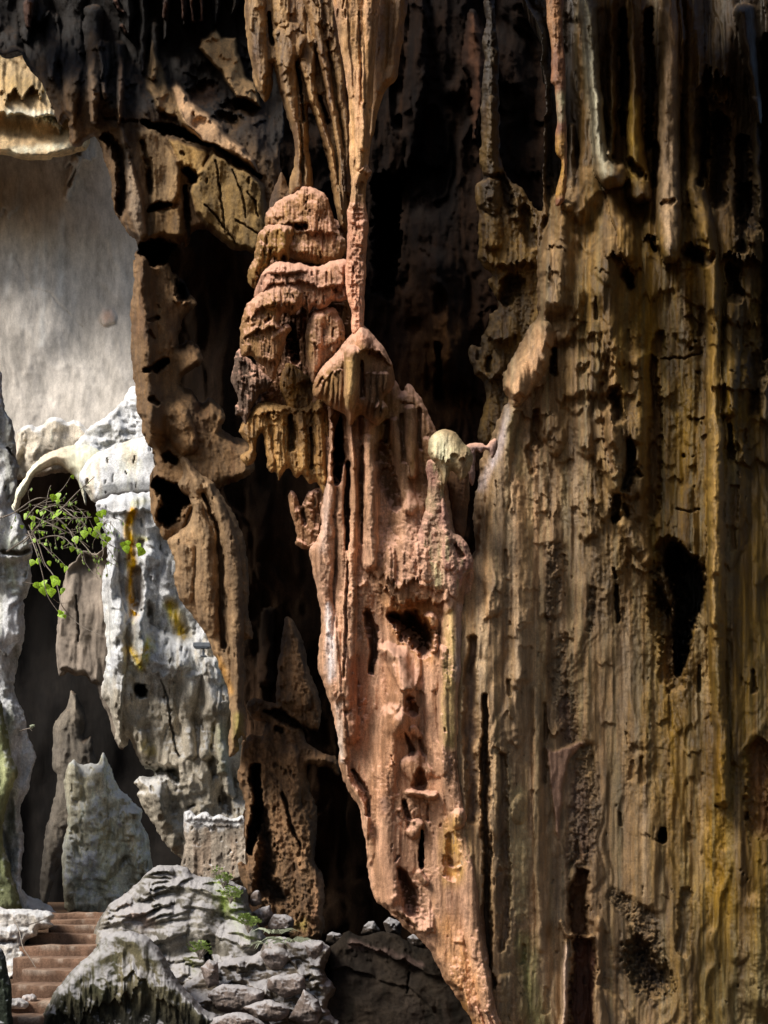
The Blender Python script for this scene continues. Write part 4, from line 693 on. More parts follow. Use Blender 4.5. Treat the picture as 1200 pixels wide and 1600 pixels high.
rel('roof_ledge', M_brown, [(-320, 60), (120, 60), (140, 150), (138, 225), (116, 238), (72, 249), (30, 248), (0, 242), (-120, 250), (-320, 246)], 28.5, S(140, 118, 88), S(168, 146, 112), None, 14, 20, 122, 1.8, f, 3, 'beige ledge under the roof at the upper left edge', 'rock ledge', 4, 3)
M_dome = rock_material('pink_white_limestone', .88, (.8, .74, .7), .3, .3, .9, .3, .6, .2)
# white broken rock above the dome
rel('broken_rock', M_white, [(110, 700), (128, 678), (140, 664), (160, 656), (178, 642), (192, 624), (208, 606), (230, 600), (260, 640), (260, 720), (160, 722), (120, 712)], 27.5, S(182, 182, 180), S(210, 210, 208), S(160, 158, 152), 10, 16, 123, 1.6, None, 4, 'white jagged rock above the rounded dome at the back', 'rock', 7, 0, asp=.9)
def f(s):
    s.h += 40*sst(100, 165, s.U)*0+20*sst(760, 700, s.V)
rel('grey_rock', M_white, [(10, 740), (24, 700), (30, 672), (48, 664), (60, 668), (82, 652), (104, 660), (120, 656), (140, 672), (180, 690), (160, 730), (90, 740), (30, 750)], 29, S(142, 134, 122), S(162, 154, 140), None, 7, 9, 124, 1.8, f, 3, 'grey bare rock above the small arch at the back', 'rock', 7, 0)
rel('small_arch', M_smooth, [(12, 850), (18, 800), (26, 768), (40, 744), (62, 714), (92, 700), (124, 694), (152, 700), (166, 716), (150, 732), (134, 752), (134, 790), (124, 760), (110, 738), (90, 726), (70, 730), (50, 742), (40, 766), (28, 790), (26, 830)], 26, S(166, 154, 136), S(184, 172, 152), None, 22, 34, 125, 1.6, None, 2, 'pale rounded stone arch over the dark alcove', 'rock arch', 2.2, 0)
def f(s):
    s.h += 20*fbm(s.U/60, s.V/160, 2, 3); z = (1-sst(735, 850, s.V))[..., None]; s.c[:] = s.c*(1-z)+S(112, 98, 86, .6)*z
rel('alcove_wall', M_smooth, [(-420, 660), (250, 660), (300, 900), (330, 1480), (-420, 1480)], 34, S(52, 48, 45, .2), S(66, 60, 55, .22), None, 10, 10, 126, 2.4, f, 2, 'shadowy grey wall at the back of the alcove behind the vine', rough=.6, flute=3, fw=60)  # alcove shade put into the near-black wall colour
def f(s):
    s.h += 18*sst(720, 760, s.V); s.paint([(170, 765, 30), (210, 750, 30)], S(240, 236, 236, 1.7), .7)  # overexposed daylight glow painted white on the lower dome
rel('dome_rock', M_dome, [(124, 742), (134, 722), (152, 708), (178, 696), (210, 686), (236, 682), (262, 700), (270, 750), (250, 768), (215, 774), (180, 778), (150, 786), (138, 772), (128, 758)], 24, S(214, 178, 158), S(232, 206, 192), S(200, 160, 138), 30, 46, 127, 1.6, f, 1.5, 'rounded pink white dome of rock with its daylight glow painted on', 'rock', 1.6, 0, pits=30)
def f(s):
    s.h += 24*fbm(s.U/50, s.V/80, 3, 5)
    z = (1-sst(880, 1060, s.V))[..., None]; s.c[:] = s.c*(1-.75*z)+S(236, 236, 236)*.75*z  # daylight falloff painted in: white at the top, greyer below
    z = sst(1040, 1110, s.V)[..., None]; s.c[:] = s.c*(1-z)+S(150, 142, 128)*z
    s.lip([(150, 792), (180, 800), (215, 796), (245, 800)], 16, 26, 6, 4); s.paint([(215, 785, 12), (232, 785, 8)], S(216, 166, 90), .7)
    s.ridge([(168, 830, 12), (174, 900, 12), (182, 960, 14), (186, 1030, 14), (182, 1100, 10), (184, 1160, 8)], 34); s.paint([(172, 860, 12), (182, 980, 16), (186, 1060, 14)], S(220, 226, 240), .9)
    s.paint([(208, 800, 10), (198, 825, 9), (206, 850, 13), (206, 890, 12), (204, 920, 9), (210, 965, 10)], S(206, 130, 36), 1.4, .5); s.paint([(214, 838, 8), (230, 842, 4)], S(214, 170, 110), .8)
    s.paint([(266, 945, 14), (286, 990, 15)], S(208, 146, 60), 1.2, .3); s.paint([(204, 1012, 9), (222, 1044, 9), (236, 1000, 12)], S(214, 146, 60), 1.2, .3); s.paint([(236, 1005, 8), (245, 1015, 8)], S(206, 160, 110), .6)
    s.hole([(214, 890, 9), (218, 920, 12), (216, 948, 10)], 30, .5, S(118, 108, 96)); s.hole([(220, 845, 7), (222, 855, 5)], 24, .5, S(120, 110, 100)); s.hole([(234, 945, 6), (236, 962, 6)], 18, .5, S(130, 122, 112))
    s.hole([(219, 1078, 11), (222, 1082, 11)], 60, .3, S(30, 26, 24)); s.hole([(250, 1060, 1.5), (262, 1090, 2.4), (268, 1130, 2.6), (274, 1160, 2), (280, 1180, 2)], 20, .5, S(40, 36, 34))
    s.flutes(8, 14, 5, 3, .7, .6, 4); s.cascades(26, (16, 50), (6, 14), (40, 110), 10, 3, (165, 800, 390, 1300)); s.ridge([(215, 985, 20), (240, 1010, 26), (270, 1020, 26)], 18); s.lip([(200, 1030), (240, 1050), (270, 1056), (300, 1040)], 24, 50, 12, 5)
    s.ridge([(200, 1060, 10), (198, 1100, 12), (206, 1140, 12), (222, 1170, 12)], 18); s.paint([(228, 1165, 12), (236, 1178, 9)], S(180, 160, 80), .6)
    s.ridge([(185, 1080, 10), (182, 1150, 8)], 16); s.ridge([(300, 1060, 14), (292, 1120, 12), (300, 1180, 8)], 18); s.ridge([(330, 1040, 14), (330, 1100, 14), (318, 1180, 8)], 20); s.ridge([(350, 1080, 10), (345, 1160, 10), (360, 1240, 8)], 18)
    s.hole([(330, 1190, 8), (335, 1210, 8)], 26, .5, S(60, 56, 52)); s.hole([(350, 1250, 12), (360, 1270, 10)], 34, .5, S(60, 50, 44)); s.paint([(345, 1140, 14), (350, 1200, 12)], S(150, 152, 120), .5); s.hole([(292, 1262, 2), (304, 1258, 2)], 14)
    s.hole([(195, 1190, 10), (230, 1205, 14), (268, 1206, 14), (276, 1215, 10)], 60, .5, S(84, 84, 76)); s.lip([(210, 1222), (250, 1216), (276, 1226)], 0, 30); s.ridge([(240, 1240, 20), (262, 1280, 20)], 24, soft=True)
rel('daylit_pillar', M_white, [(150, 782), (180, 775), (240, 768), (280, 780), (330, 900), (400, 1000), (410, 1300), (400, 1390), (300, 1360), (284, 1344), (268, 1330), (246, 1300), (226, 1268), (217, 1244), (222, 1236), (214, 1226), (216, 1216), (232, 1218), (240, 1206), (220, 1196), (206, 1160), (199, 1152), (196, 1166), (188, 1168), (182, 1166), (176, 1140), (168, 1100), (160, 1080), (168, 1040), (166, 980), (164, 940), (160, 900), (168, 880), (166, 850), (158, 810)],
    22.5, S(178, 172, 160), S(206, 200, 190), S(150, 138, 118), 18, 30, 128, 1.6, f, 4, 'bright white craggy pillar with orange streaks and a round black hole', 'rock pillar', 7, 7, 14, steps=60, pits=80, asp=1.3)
def f(s):
    s.lip([(85, 1050), (110, 1048), (130, 1050), (150, 1070), (176, 1160)], 20, 60, 14, 4);  s.h -= 50*(1-sst(860, 960, s.V)); s.cascades(10, (12, 30), (5, 9), (50, 120), 8, 1); s.hole([(120, 930, 2), (122, 1000, 2)], 12, .5, DK)
rel('hanging_rock', M_smooth, [(99, 905), (106, 884), (118, 876), (130, 860), (150, 864), (168, 850), (190, 880), (200, 1100), (196, 1168), (184, 1164), (170, 1126), (160, 1100), (152, 1072), (142, 1066), (132, 1056), (118, 1056), (104, 1050), (90, 1054), (88, 980)], 24.5, S(96, 88, 79), S(114, 104, 94), S(78, 71, 64), 12, 18, 129, 1.7, f, 2, 'dull brown fluted rock hanging behind the trailing vine', 'rock', 3, 7, 14)
rel('rear_stalagmite', M_brown, [(82, 1196), (82, 1140), (92, 1118), (104, 1104), (108, 1080), (118, 1084), (128, 1106), (134, 1130), (133, 1152), (144, 1150), (148, 1190), (146, 1260), (110, 1300), (70, 1420), (62, 1400), (72, 1300), (88, 1220)], 26, S(84, 78, 70), S(104, 96, 84), None, 18, 26, 130, 1.6, None, 2.5, 'dull brown stalagmite rising behind the pale pointed one', 'stalagmite', 4, 2, back=True)
def f(s):
    s.ridge([(160, 1185, 8), (150, 1230, 16), (150, 1290, 22), (160, 1350, 26)], 20); s.ridge([(112, 1195, 8), (118, 1240, 10)], 14); s.ridge([(200, 1260, 18), (215, 1340, 16)], 16); s.hole([(118, 1300, 8), (122, 1340, 10)], 16, .6, S(110, 104, 84)); s.paint([(160, 1300, 26), (170, 1380, 20)], S(186, 178, 144), .5); s.flutes(7, 12, 5, 3, .6, .6, 4); s.cascades(10, (16, 40), (6, 12), (30, 90), 8, 3)
rel('pointed_stalagmite', M_white, [(106, 1196), (116, 1188), (124, 1194), (134, 1196), (148, 1192), (155, 1190), (162, 1175), (168, 1186), (176, 1208), (188, 1232), (204, 1250), (222, 1268), (218, 1284), (232, 1310), (238, 1352), (240, 1420), (180, 1440), (110, 1430), (100, 1380), (98, 1320), (104, 1280), (101, 1220)], 20, S(168, 162, 142), S(196, 188, 164), S(134, 126, 104), 30, 44, 131, 1.5, f, 3, 'pale yellowish craggy stalagmite with twin points above the steps', 'stalagmite', 10, 3, back=True, pits=60, asp=1.2, steps=40)
# left foreground rock face
def f(s):
    s.h += 40*fbm(s.U/40, s.V/120, 3, 7); s.paint([(20, 850, 20), (20, 920, 18)], S(150, 160, 120), .4); s.paint([(10, 1130, 20), (5, 1300, 30)], S(110, 116, 84), .6)
    s.hole([(0, 862, 3), (30, 866, 6), (46, 862, 5)], 30, .4, S(80, 72, 66)); s.hole([(12, 700, 2), (28, 722, 3), (26, 750, 3)], 20, .4, S(96, 86, 74)); s.lip([(-30, 1010), (10, 1020), (36, 1000)], 20, 60, 8, 4)
rel('left_rock_face', M_white, [(-300, 1120), (-130, 1060), (-96, 900), (-84, 560), (-10, 570), (4, 600), (10, 640), (22, 668), (26, 692), (28, 730), (24, 760), (16, 790), (24, 800), (34, 810), (46, 840), (50, 862), (44, 876), (52, 900), (46, 926), (38, 940), (40, 985), (34, 1012), (28, 1050), (24, 1080), (34, 1105), (44, 1140), (52, 1172), (50, 1205), (44, 1236), (30, 1262), (36, 1300), (38, 1350), (34, 1376), (48, 1404), (84, 1424), (88, 1440), (40, 1470), (-80, 1490), (-300, 1500)], 17.2, S(166, 166, 162), S(188, 188, 186), S(140, 140, 130), 20, 34, 132, 1.6, f, 4, 'light grey craggy rock face along the left edge where the vine roots', 'rock wall', 6, 4, pits=50, asp=1.1)
rel('mossy_rock', M_white, [(-260, 1150), (-80, 1080), (-10, 1086), (8, 1120), (20, 1180), (28, 1206), (14, 1246), (6, 1300), (16, 1350), (27, 1400), (26, 1424), (-80, 1440), (-260, 1450)], 16.2, S(84, 88, 62), S(110, 112, 84), S(58, 60, 44), 18, 30, 133, 1.6, None, 3, 'mossy green rock at the lower left edge beside the path', 'rock', 6, 4)
def f(s):
    s.ridge([(300, 1290, 8), (300, 1360, 7)], 3); s.lip([(288, 1282), (320, 1288), (350, 1290), (380, 1288)], 3, 12, 7, 5); s.crags(3, 14, 1.2, 3, 9); s.pits(26, (1, 2.4), (.6, 1.6), (2, 5), 3, (290, 1290, 380, 1370), S(84, 76, 66)); z = (1-sst(1282, 1300, s.V+12*fbm(s.U/6, s.V/8, 3, 3)))[..., None]; s.c[:] = s.c*(1-.8*z)+S(220, 218, 222)*.8*z
    for x in range(292, 378, 8): s.ridge([(x+vn(np.array([x*.7]), np.array([.5]), 2)[0]*5, 1272, 4), (x+1, 1278, 6)], 6)
rel('parapet_wall', M_white, [(288, 1372), (289, 1320), (288, 1275), (292, 1268), (300, 1267), (306, 1274), (312, 1270), (324, 1268), (332, 1276), (342, 1273), (350, 1276), (362, 1280), (384, 1281), (384, 1372)], 18.5, S(112, 104, 94), S(126, 116, 104), S(106, 90, 76), 5, 7, 134, 1.1, f, 1.6, 'low square plastered wall with a white encrusted top under the arch', 'parapet wall', 2.4, .8, 9, back=True, skirt=30)
KD = 1.36
# ================================================================ mounds, boulders, steps
def f(s):
    s.h += 90*(sst(1340, 1600, s.V)); s.h += 20*fbm(s.U/50, s.V/50, 3, 2)
    r = random.Random(5)
    for i in range(110):
        x = r.uniform(130, 440); y = r.uniform(1365, 1600); w = r.uniform(20, 70); k = 0.45*w*(1 if x > 300 else -1)*r.uniform(-.2, 1)
        s.lip([(x-w/2, y-k/2), (x-w/4, y-k/4-3), (x+w/4, y+k/4-3), (x+w/2, y+k/2)], r.uniform(7, 18), r.uniform(8, 22), r.uniform(1, 5), r.uniform(3, 8), .6, .9, i)
    s.hole([(325, 1475, 6), (326, 1510, 10), (340, 1530, 14)], 60, .5, S(44, 40, 38)); s.ridge([(370, 1470, 34), (390, 1530, 28)], 26); s.ridge([(280, 1440, 40), (320, 1450, 30)], 14)
    s.paint([(335, 1378, 16), (370, 1430, 24), (395, 1460, 14)], S(120, 136, 70), .9); s.paint([(300, 1500, 16), (312, 1530, 12)], S(96, 100, 50), .8); s.paint([(200, 1420, 20), (230, 1440, 20)], S(168, 144, 134), .5)
rel('rimstone_mound', M_mound, [(128, 1620), (140, 1500), (146, 1470), (150, 1448), (165, 1424), (182, 1404), (204, 1388), (232, 1362), (258, 1350), (284, 1354), (304, 1364), (330, 1372), (360, 1376), (384, 1388), (388, 1410), (398, 1440), (414, 1462), (420, 1490), (420, 1540), (460, 1640), (400, 1700), (130, 1700)], 15, S(92, 88, 78), S(118, 113, 104), S(70, 64, 52), 24, 40, 141, 1.4, f, 2.5, 'grey terraced rimstone mound with green growth right of the steps', 'rock mound', 4, 0, asp=.8)
def f(s):
    s.h += 70*sst(1450, 1640, s.V); 
    s.paint([(80, 1560, 8), (150, 1490, 8), (185, 1458, 8), (225, 1464, 8), (265, 1508, 10), (310, 1570, 12), (345, 1600, 10)], S(130, 128, 120), .9); zz = sst(1525, 1590, s.V+18*fbm(s.U/10, s.V/50, 3, 7)-.25*np.abs(s.U-205))[..., None]; s.c[:] = s.c*(1-.92*zz)+S(22, 22, 18, 1)*.92*zz; s.h -= 30*zz[..., 0]; s.flutes(3, 12, 4, 3, .6, .3, 3); s.lip([(70, 1590), (120, 1588), (180, 1560), (230, 1540), (290, 1590)], 14, 60, 24, 4)  # lit rim and dark shaded foot both painted into the colour
    s.lip([(190, 1530), (210, 1516), (224, 1532)], 10, 14, 6, 3)
rel('dark_mound', M_mound, [(50, 1700), (60, 1610), (76, 1566), (96, 1534), (122, 1508), (144, 1486), (160, 1466), (180, 1456), (208, 1455), (234, 1466), (254, 1490), (268, 1516), (290, 1545), (320, 1576), (345, 1592), (356, 1640), (360, 1700)], 12.2, S(58, 56, 40), S(84, 78, 60), S(40, 42, 28), 22, 34, 142, 1.3, f, 2, 'dark green mound with a lit rim put in by colour in front of the steps', 'rock mound', 4, 3, 10)
def f(s):
    s.h += 60*sst(1440, 1620, s.V); r = random.Random(8)
    for i in range(60):
        x = r.uniform(300, 520); y = r.uniform(1490, 1620); w = r.uniform(14, 44); s.lip([(x-w/2, y+r.uniform(-4, 6)), (x, y-4), (x+w/2, y+r.uniform(-4, 10))], r.uniform(6, 18), r.uniform(10, 24), 4, 5, .6, .8, i)
rel('rubble_slope', M_mound, [(280, 1560), (310, 1520), (350, 1500), (400, 1490), (420, 1470), (440, 1462), (470, 1470), (500, 1470), (516, 1486), (506, 1515), (524, 1545), (510, 1575), (534, 1610), (520, 1700), (280, 1700)], 13.6, S(80, 72, 62), S(104, 94, 84), S(54, 48, 42), 12, 20, 143, 1.4, f, 3, 'uneven grey brown rubble slope below the shadowed pillar', 'rubble slope', 6, 0, asp=.8)
def boulder(name, cu, cv, ru, rv, D, c1, c2, seed, mat=None, label=None, ang=False, rough=4, group=None, step=1.3):
    r = random.Random(seed); n = 7 if ang else 11
    pl = [(cu+ru*math.cos(a)*r.uniform(.6 if ang else .8, 1.25 if ang else 1.12), cv+rv*math.sin(a)*r.uniform(.6 if ang else .78, 1.2 if ang else 1.12)) for a in [2*math.pi*i/n for i in range(n)]]
    s = Relief(box_of(pl), D, step, seed, 3); s.base(c1, c2, None, 12, 12)
    for i in range(5):
        x = r.uniform(cu-ru, cu+ru); y = r.uniform(cv-rv*.3, cv+rv); w = r.uniform(.5, 1.1)*ru
        s.lip([(x-w/2, y), (x, y-3), (x+w/2, y+3)], r.uniform(.1, .3)*rv, rv*r.uniform(.4, .8), 3, 4, seed=i)
    s.crags(rough*1.6, 14, .9, 4, 1, .5); s.crags(rough*.6, 5, .9, 3, 2, .5)
    o = s.build(name, mat or M_mound, pl, min(ru, rv)*.8, min(ru, rv)*.9, 1.8, 30, True, None, 1 if ang else 4)
    tag(o, label, 'boulder', group); return o
g1 = S(132, 116, 106); g2 = S(160, 146, 138)
for i, (a, lab) in enumerate([
    ((448, 1540, 34, 20, 12.9), 'flat topped brown boulder with two dark notches below the shadowed pillar'),
    ((492, 1490, 20, 26, 13.4), 'rough grey boulder touching the right side of the rubble slope'),
    ((430, 1496, 24, 18, 13.3), 'grey boulder with pointed weeds growing on top'),
    ((372, 1560, 46, 24, 12.6), 'wide rounded grey boulder at the foot of the terraced mound'),
    ((420, 1580, 36, 20, 12.3), 'grey boulder with a scaly top near the bottom edge'),
    ((480, 1580, 26, 30, 12.5), 'dark sharp boulder in the shade at the right end of the rubble'),
    ((330, 1520, 20, 22, 12.9), 'small boulder with moss hanging over its left side'),
    ((412, 1432, 18, 20, 15.6), 'dark smooth boulder wedged under the arch foot'),
    ((440, 1444, 22, 18, 15.4), 'brown rounded boulder beside the foot of the shadowed pillar'),
    ((366, 1600, 50, 18, 11.9), 'pale crusted boulder cut off by the bottom edge'),
    ((400, 1405, 10, 14, 15.8), 'small round stone above the dark boulder under the arch')]):
    boulder('boulder', *a, *((g1*.4, g2*.4) if i in (5, 7, 8, 10) else (g1*.5, g2*.5)), 200+i, None, lab, i in (1, 5, 6, 7))
boulder('stone', 26, 1568, 18, 10, 12.4, S(180, 176, 172), S(200, 196, 192), 230, None, 'white stone lying at the foot of the steps')
boulder('stone', 46, 1560, 12, 8, 12.6, S(150, 140, 134), S(176, 166, 160), 231, None, 'small grey pink stone next to the white one at the stair foot')
def f(s):
    s.h += 50*sst(1410, 1620, s.V); s.hole([(-10, 1468, 4), (10, 1472, 6), (24, 1470, 4)], 20, .5, S(120, 70, 44)); s.lip([(-40, 1470), (0, 1462), (30, 1470)], 10, 30, 5, 4); s.lip([(-20, 1530), (20, 1526), (50, 1520)], 10, 30, 4, 4)
rel('pale_rock_bank', M_white, [(-260, 1390), (-80, 1400), (-20, 1412), (10, 1420), (40, 1420), (70, 1422), (86, 1428), (80, 1440), (84, 1448), (60, 1452), (58, 1462), (42, 1468), (38, 1482), (50, 1500), (56, 1514), (34, 1520), (24, 1540), (20, 1562), (10, 1600), (-80, 1660), (-260, 1700)], 14.5, S(160, 154, 146), S(184, 178, 170), S(128, 120, 108), 10, 18, 144, 1.3, f, 2.5, 'whitish rock bank along the left side of the steps', 'rock bank', 5, 0, asp=.8)
rel('dark_corner_rock', M_white, [(-220, 1450), (-80, 1470), (-10, 1478), (6, 1490), (12, 1520), (20, 1545), (18, 1580), (10, 1620), (-80, 1680), (-220, 1700)], 11, S(26, 30, 24), S(48, 54, 44), None, 14, 20, 145, 1.3, None, 2, 'almost black rock in the bottom left corner', 'rock', 5, 0)  # near-black base colour
# dark floor rocks under the centre
def f(s):
    s.h += 80*sst(1440, 1620, s.V); s.lip([(540, 1470), (590, 1484), (650, 1508), (690, 1530)], 26, 26, 6, 6); s.lip([(510, 1520), (540, 1508), (580, 1524), (585, 1530)], 18, 14, 4, 5); s.lip([(590, 1530), (640, 1540), (680, 1580)], 14, 30, 3, 8)
    s.paint([(550, 1474, 7), (600, 1486, 7), (660, 1508, 6)], S(120, 100, 92), .7, .9); s.lumps(40, (2, 5), (2, 5), 3, (540, 1460, 690, 1500)); s.hole([(640, 1520, 2), (636, 1550, 2)], 10, .5, BLK)  # light on the lip tops put in as paler colour
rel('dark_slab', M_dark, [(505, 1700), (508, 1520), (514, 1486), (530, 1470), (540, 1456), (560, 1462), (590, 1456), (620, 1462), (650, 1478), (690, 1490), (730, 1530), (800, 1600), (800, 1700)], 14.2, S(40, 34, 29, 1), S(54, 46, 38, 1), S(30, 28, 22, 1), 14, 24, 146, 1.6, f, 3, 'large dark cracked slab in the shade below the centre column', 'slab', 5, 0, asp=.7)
for i, (a, lab) in enumerate([((522, 1466, 14, 12, 15), 'small grey brown rock at the left end of the shaded gap'), ((578, 1452, 16, 16, 15.4), 'upright grey rock standing in the gap behind the centre column'), ((612, 1450, 20, 16, 15.8), 'tilted dark slab with a pale top edge in the shaded gap'), ((650, 1472, 20, 14, 15.2), 'low dark rock half hidden behind the column foot')]):
    boulder('rock', *a, S(34, 29, 25), S(52, 44, 37), 240+i, None, lab, True)
# ---------------------------------------------------------------- staircase
M_step = rock_material('red_brown_stair_concrete', .85, S(150, 126, 108), .6, .7, 1.15, .35, 1.0, .2)
st = empty('staircase', P(90, 1560, 12.6)); tag(st, 'worn red brown steps climbing from the lower left corner', 'staircase')
ST = [(1426.5, 78, 162, 16.4), (1437, 80, 156, 15.9), (1446, 82, 154, 15.4), (1460, 52, 148, 14.9), (1478, 36, 156, 14.4), (1497, 26, 160, 13.9), (1516, 40, 140, 13.4), (1539, 18, 100, 12.9), (1566, 0, 80, 12.5), (1590, -6, 80, 12.1)]
def step_mesh(k):
    v, ul, ur, D = ST[k]; z = CZ+(CV-v)/F*D; x0 = (ul-6-CU)/F*D; x1 = (ur+14-CU)/F*D; dep = .62; hgt = .5
    nx = 60; rows = [(dep, -hgt), (dep, -.004), (dep*.5, 0), (.03, 0), (.008, -.004), (0, -.014), (-.002, -.08), (-.002, -.14), (0.0, -.22), (0, -hgt)]
    r = np.random.default_rng(k); V = []
    for i in range(nx+1):
        t = i/nx; x = x0+(x1-x0)*t
        for j, (dy, dz) in enumerate(rows):
            n = float(vn(np.array([x*3+dy*2]), np.array([dz*6+k*3.3]), 9)[0]); m = float(vn(np.array([x*11]), np.array([dz*14+k*7.1]), 8)[0])
            V.append((x, D+dy+(.012*n+.008*m)*(j > 2), z+dz+(.014*n+.009*m)*(j in (2, 3, 4))))
    m_ = len(rows); Q = [(i*m_+j, (i+1)*m_+j, (i+1)*m_+j+1, i*m_+j+1) for i in range(nx) for j in range(m_-1)]
    V = np.array(V); c = S(116, 92, 76, 1.2)*(1-.35*fbm(V[:, 0]*2, V[:, 2]*3+k, 3, 4)[:, None])
    jj = np.tile(np.arange(m_), nx+1); ch = ((jj >= 3) & (jj <= 5))*1.0*sst(.1, .4, fbm(V[:, 0]*7, V[:, 1]*0+k*2.3, 3, 6)); c = c*(1-ch[:, None]*.45)+S(176, 164, 150)*ch[:, None]*.45; c = c*(1-.4*(jj == 8)[:, None])
    me = fast_mesh('step', V, Q, c, M_step); return me
for k in range(len(ST)): link('step', step_mesh(k), st)
# ---------------------------------------------------------------- ground of the cave
def ground():
    nx, ny = 160, 160
    X, Y = np.meshgrid(np.linspace(-40, 40, nx), np.linspace(-30, 60, ny))
    Z = .12*fbm(X/3, Y/3, 4, 3)+1.1*sst(12.5, 16.5, Y)*(1-sst(-3.6, -2.4, X))-1.3*sst(6, 9, Y)*sst(-2.5, -1, X)
    V = np.stack([X.ravel(), Y.ravel(), Z.ravel()-.05], 1); i = np.arange(nx*ny).reshape(ny, nx)
    Q = np.stack([i[:-1, :-1].ravel(), i[:-1, 1:].ravel(), i[1:, 1:].ravel(), i[1:, :-1].ravel()], 1)
    c = np.tile(S(50, 42, 36, .8), (len(V), 1)); tag(link('cave_floor', fast_mesh('cave_floor', V, Q, c, M_brown)), kind='structure')
ground()
# ================================================================ vine, weeds, lamp
M_leaf = plain_material('vine_leaf', (.46, .74, .04), .5, 0, .3, 40, .1, .35)
M_leaf2 = plain_material('dark_leaf', (.3, .46, .08), .6, 0, .3, 40, .1, .3)  # darker green, mostly for the smaller leaves
M_twig = plain_material('vine_twig', (.3, .25, .2), .8, 0, .3, 60, .3)
M_weed = plain_material('weed_leaf', (.26, .36, .08), .6, 0, .3, 40, .1, .3)
M_pale = plain_material('pale_weed', (.4, .44, .3), .6, 0, .2, 40, .1, .3)
def tube(V, Q, pts, r0, r1, n=5):
    base = len(V); pts = [np.array(p, float) for p in pts]
    for i, p in enumerate(pts):
        a = pts[max(0, i-1)]; b = pts[min(len(pts)-1, i+1)]; d = (b-a)/(np.linalg.norm(b-a)+1e-9)
        x = np.cross(d, (0, 1, 0.01)); x /= np.linalg.norm(x)+1e-9; y = np.cross(d, x); r = r0+(r1-r0)*i/(len(pts)-1)
        for k in range(n):
            t = 2*math.pi*k/n; V.append(tuple(p+x*r*math.cos(t)+y*r*math.sin(t)))
    for i in range(len(pts)-1):
        for k in range(n): Q.append((base+i*n+k, base+i*n+(k+1) % n, base+(i+1)*n+(k+1) % n, base+(i+1)*n+k))
def spline(pts, n=6):
    out = []; p = [pts[0]]+list(pts)+[pts[-1]]
    for i in range(1, len(p)-2):
        a, b, c, d = map(np.array, (p[i-1], p[i], p[i+1], p[i+2]))
        for k in range(n):
            t = k/n; out.append(0.5*((2*b)+(c-a)*t+(2*a-5*b+4*c-d)*t*t+(3*b-a-3*c+d)*t**3))
    out.append(np.array(p[-1], float)); return out
VD = 15.6
vine = empty('trailing_vine', P(36, 850, VD)); tag(vine, 'tangle of thin vine twigs with bright green leaves hanging from the left rock', 'vine')
r = random.Random(4)
stems = [[(-10, 812), (20, 802), (50, 782), (66, 778), (85, 782), (100, 800), (125, 812), (140, 830)], [(10, 862), (40, 842), (60, 822), (84, 812), (110, 810), (144, 808)], [(36, 850), (52, 832), (68, 806), (76, 768), (80, 758)], [(40, 812), (58, 790), (94, 768), (112, 742)],
         [(40, 835), (60, 845), (84, 870), (96, 882), (104, 888)], [(45, 820), (60, 850), (70, 880), (84, 900), (92, 925), (96, 945), (112, 965), (130, 980), (156, 992)], [(44, 830), (56, 860), (66, 895), (74, 930), (90, 955)], [(60, 800), (90, 790), (120, 812), (150, 835), (170, 850), (185, 858)],
         [(92, 800), (120, 770), (148, 745)], [(80, 800), (110, 830), (130, 850), (148, 870), (168, 880)], [(46, 850), (76, 838), (100, 840), (120, 858), (160, 872)], [(50, 806), (90, 824), (120, 840), (140, 855)], [(30, 800), (46, 790), (44, 770), (50, 762)], [(84, 812), (86, 840), (88, 856)], [(60, 822), (82, 822), (100, 834), (96, 852)],
         [(130, 862), (134, 880), (148, 898), (156, 906)], [(50, 790), (76, 784), (96, 780), (104, 770)], [(40, 910), (52, 912), (64, 912), (76, 905)], [(84, 936), (92, 942), (106, 942)], [(52, 800), (50, 830), (58, 858), (70, 886)], [(54, 790), (80, 800), (104, 822)], [(110, 830), (118, 850), (128, 868), (130, 880)], [(20, 790), (24, 806), (14, 830)], [(140, 812), (146, 825), (160, 838), (176, 846)]]
for i in range(34):
    x = r.uniform(40, 120); y = r.uniform(780, 860); a = r.uniform(-.6, 1.6); l = r.uniform(14, 46); stems.append([(x, y), (x+l*.5*math.cos(a)+r.uniform(-5, 5), y+l*.5*math.sin(a)+r.uniform(-5, 5)), (x+l*math.cos(a), y+l*math.sin(a))])
for i in range(26):
    x = r.uniform(130, 176); y = r.uniform(800, 880); a = r.uniform(.2, 2.2); l = r.uniform(8, 30); stems.append([(x, y), (x+l*.5*math.cos(a)+r.uniform(-4, 4), y+l*.5*math.sin(a)), (x+l*math.cos(a), y+l*math.sin(a))])
V = []; Q = []; twigpts = []
for k, sp in enumerate(stems):
    d0 = VD+r.uniform(-.5, .8); p3 = [np.array(P(u, v, d0+r.uniform(-.15, .15))) for u, v in sp]; q = spline(p3, 5); w = .011 if k < 12 else .006
    tube(V, Q, q, w, w*.45); twigpts.append(q)
link('stem', fast_mesh('stem', V, Q, None, M_twig), vine)
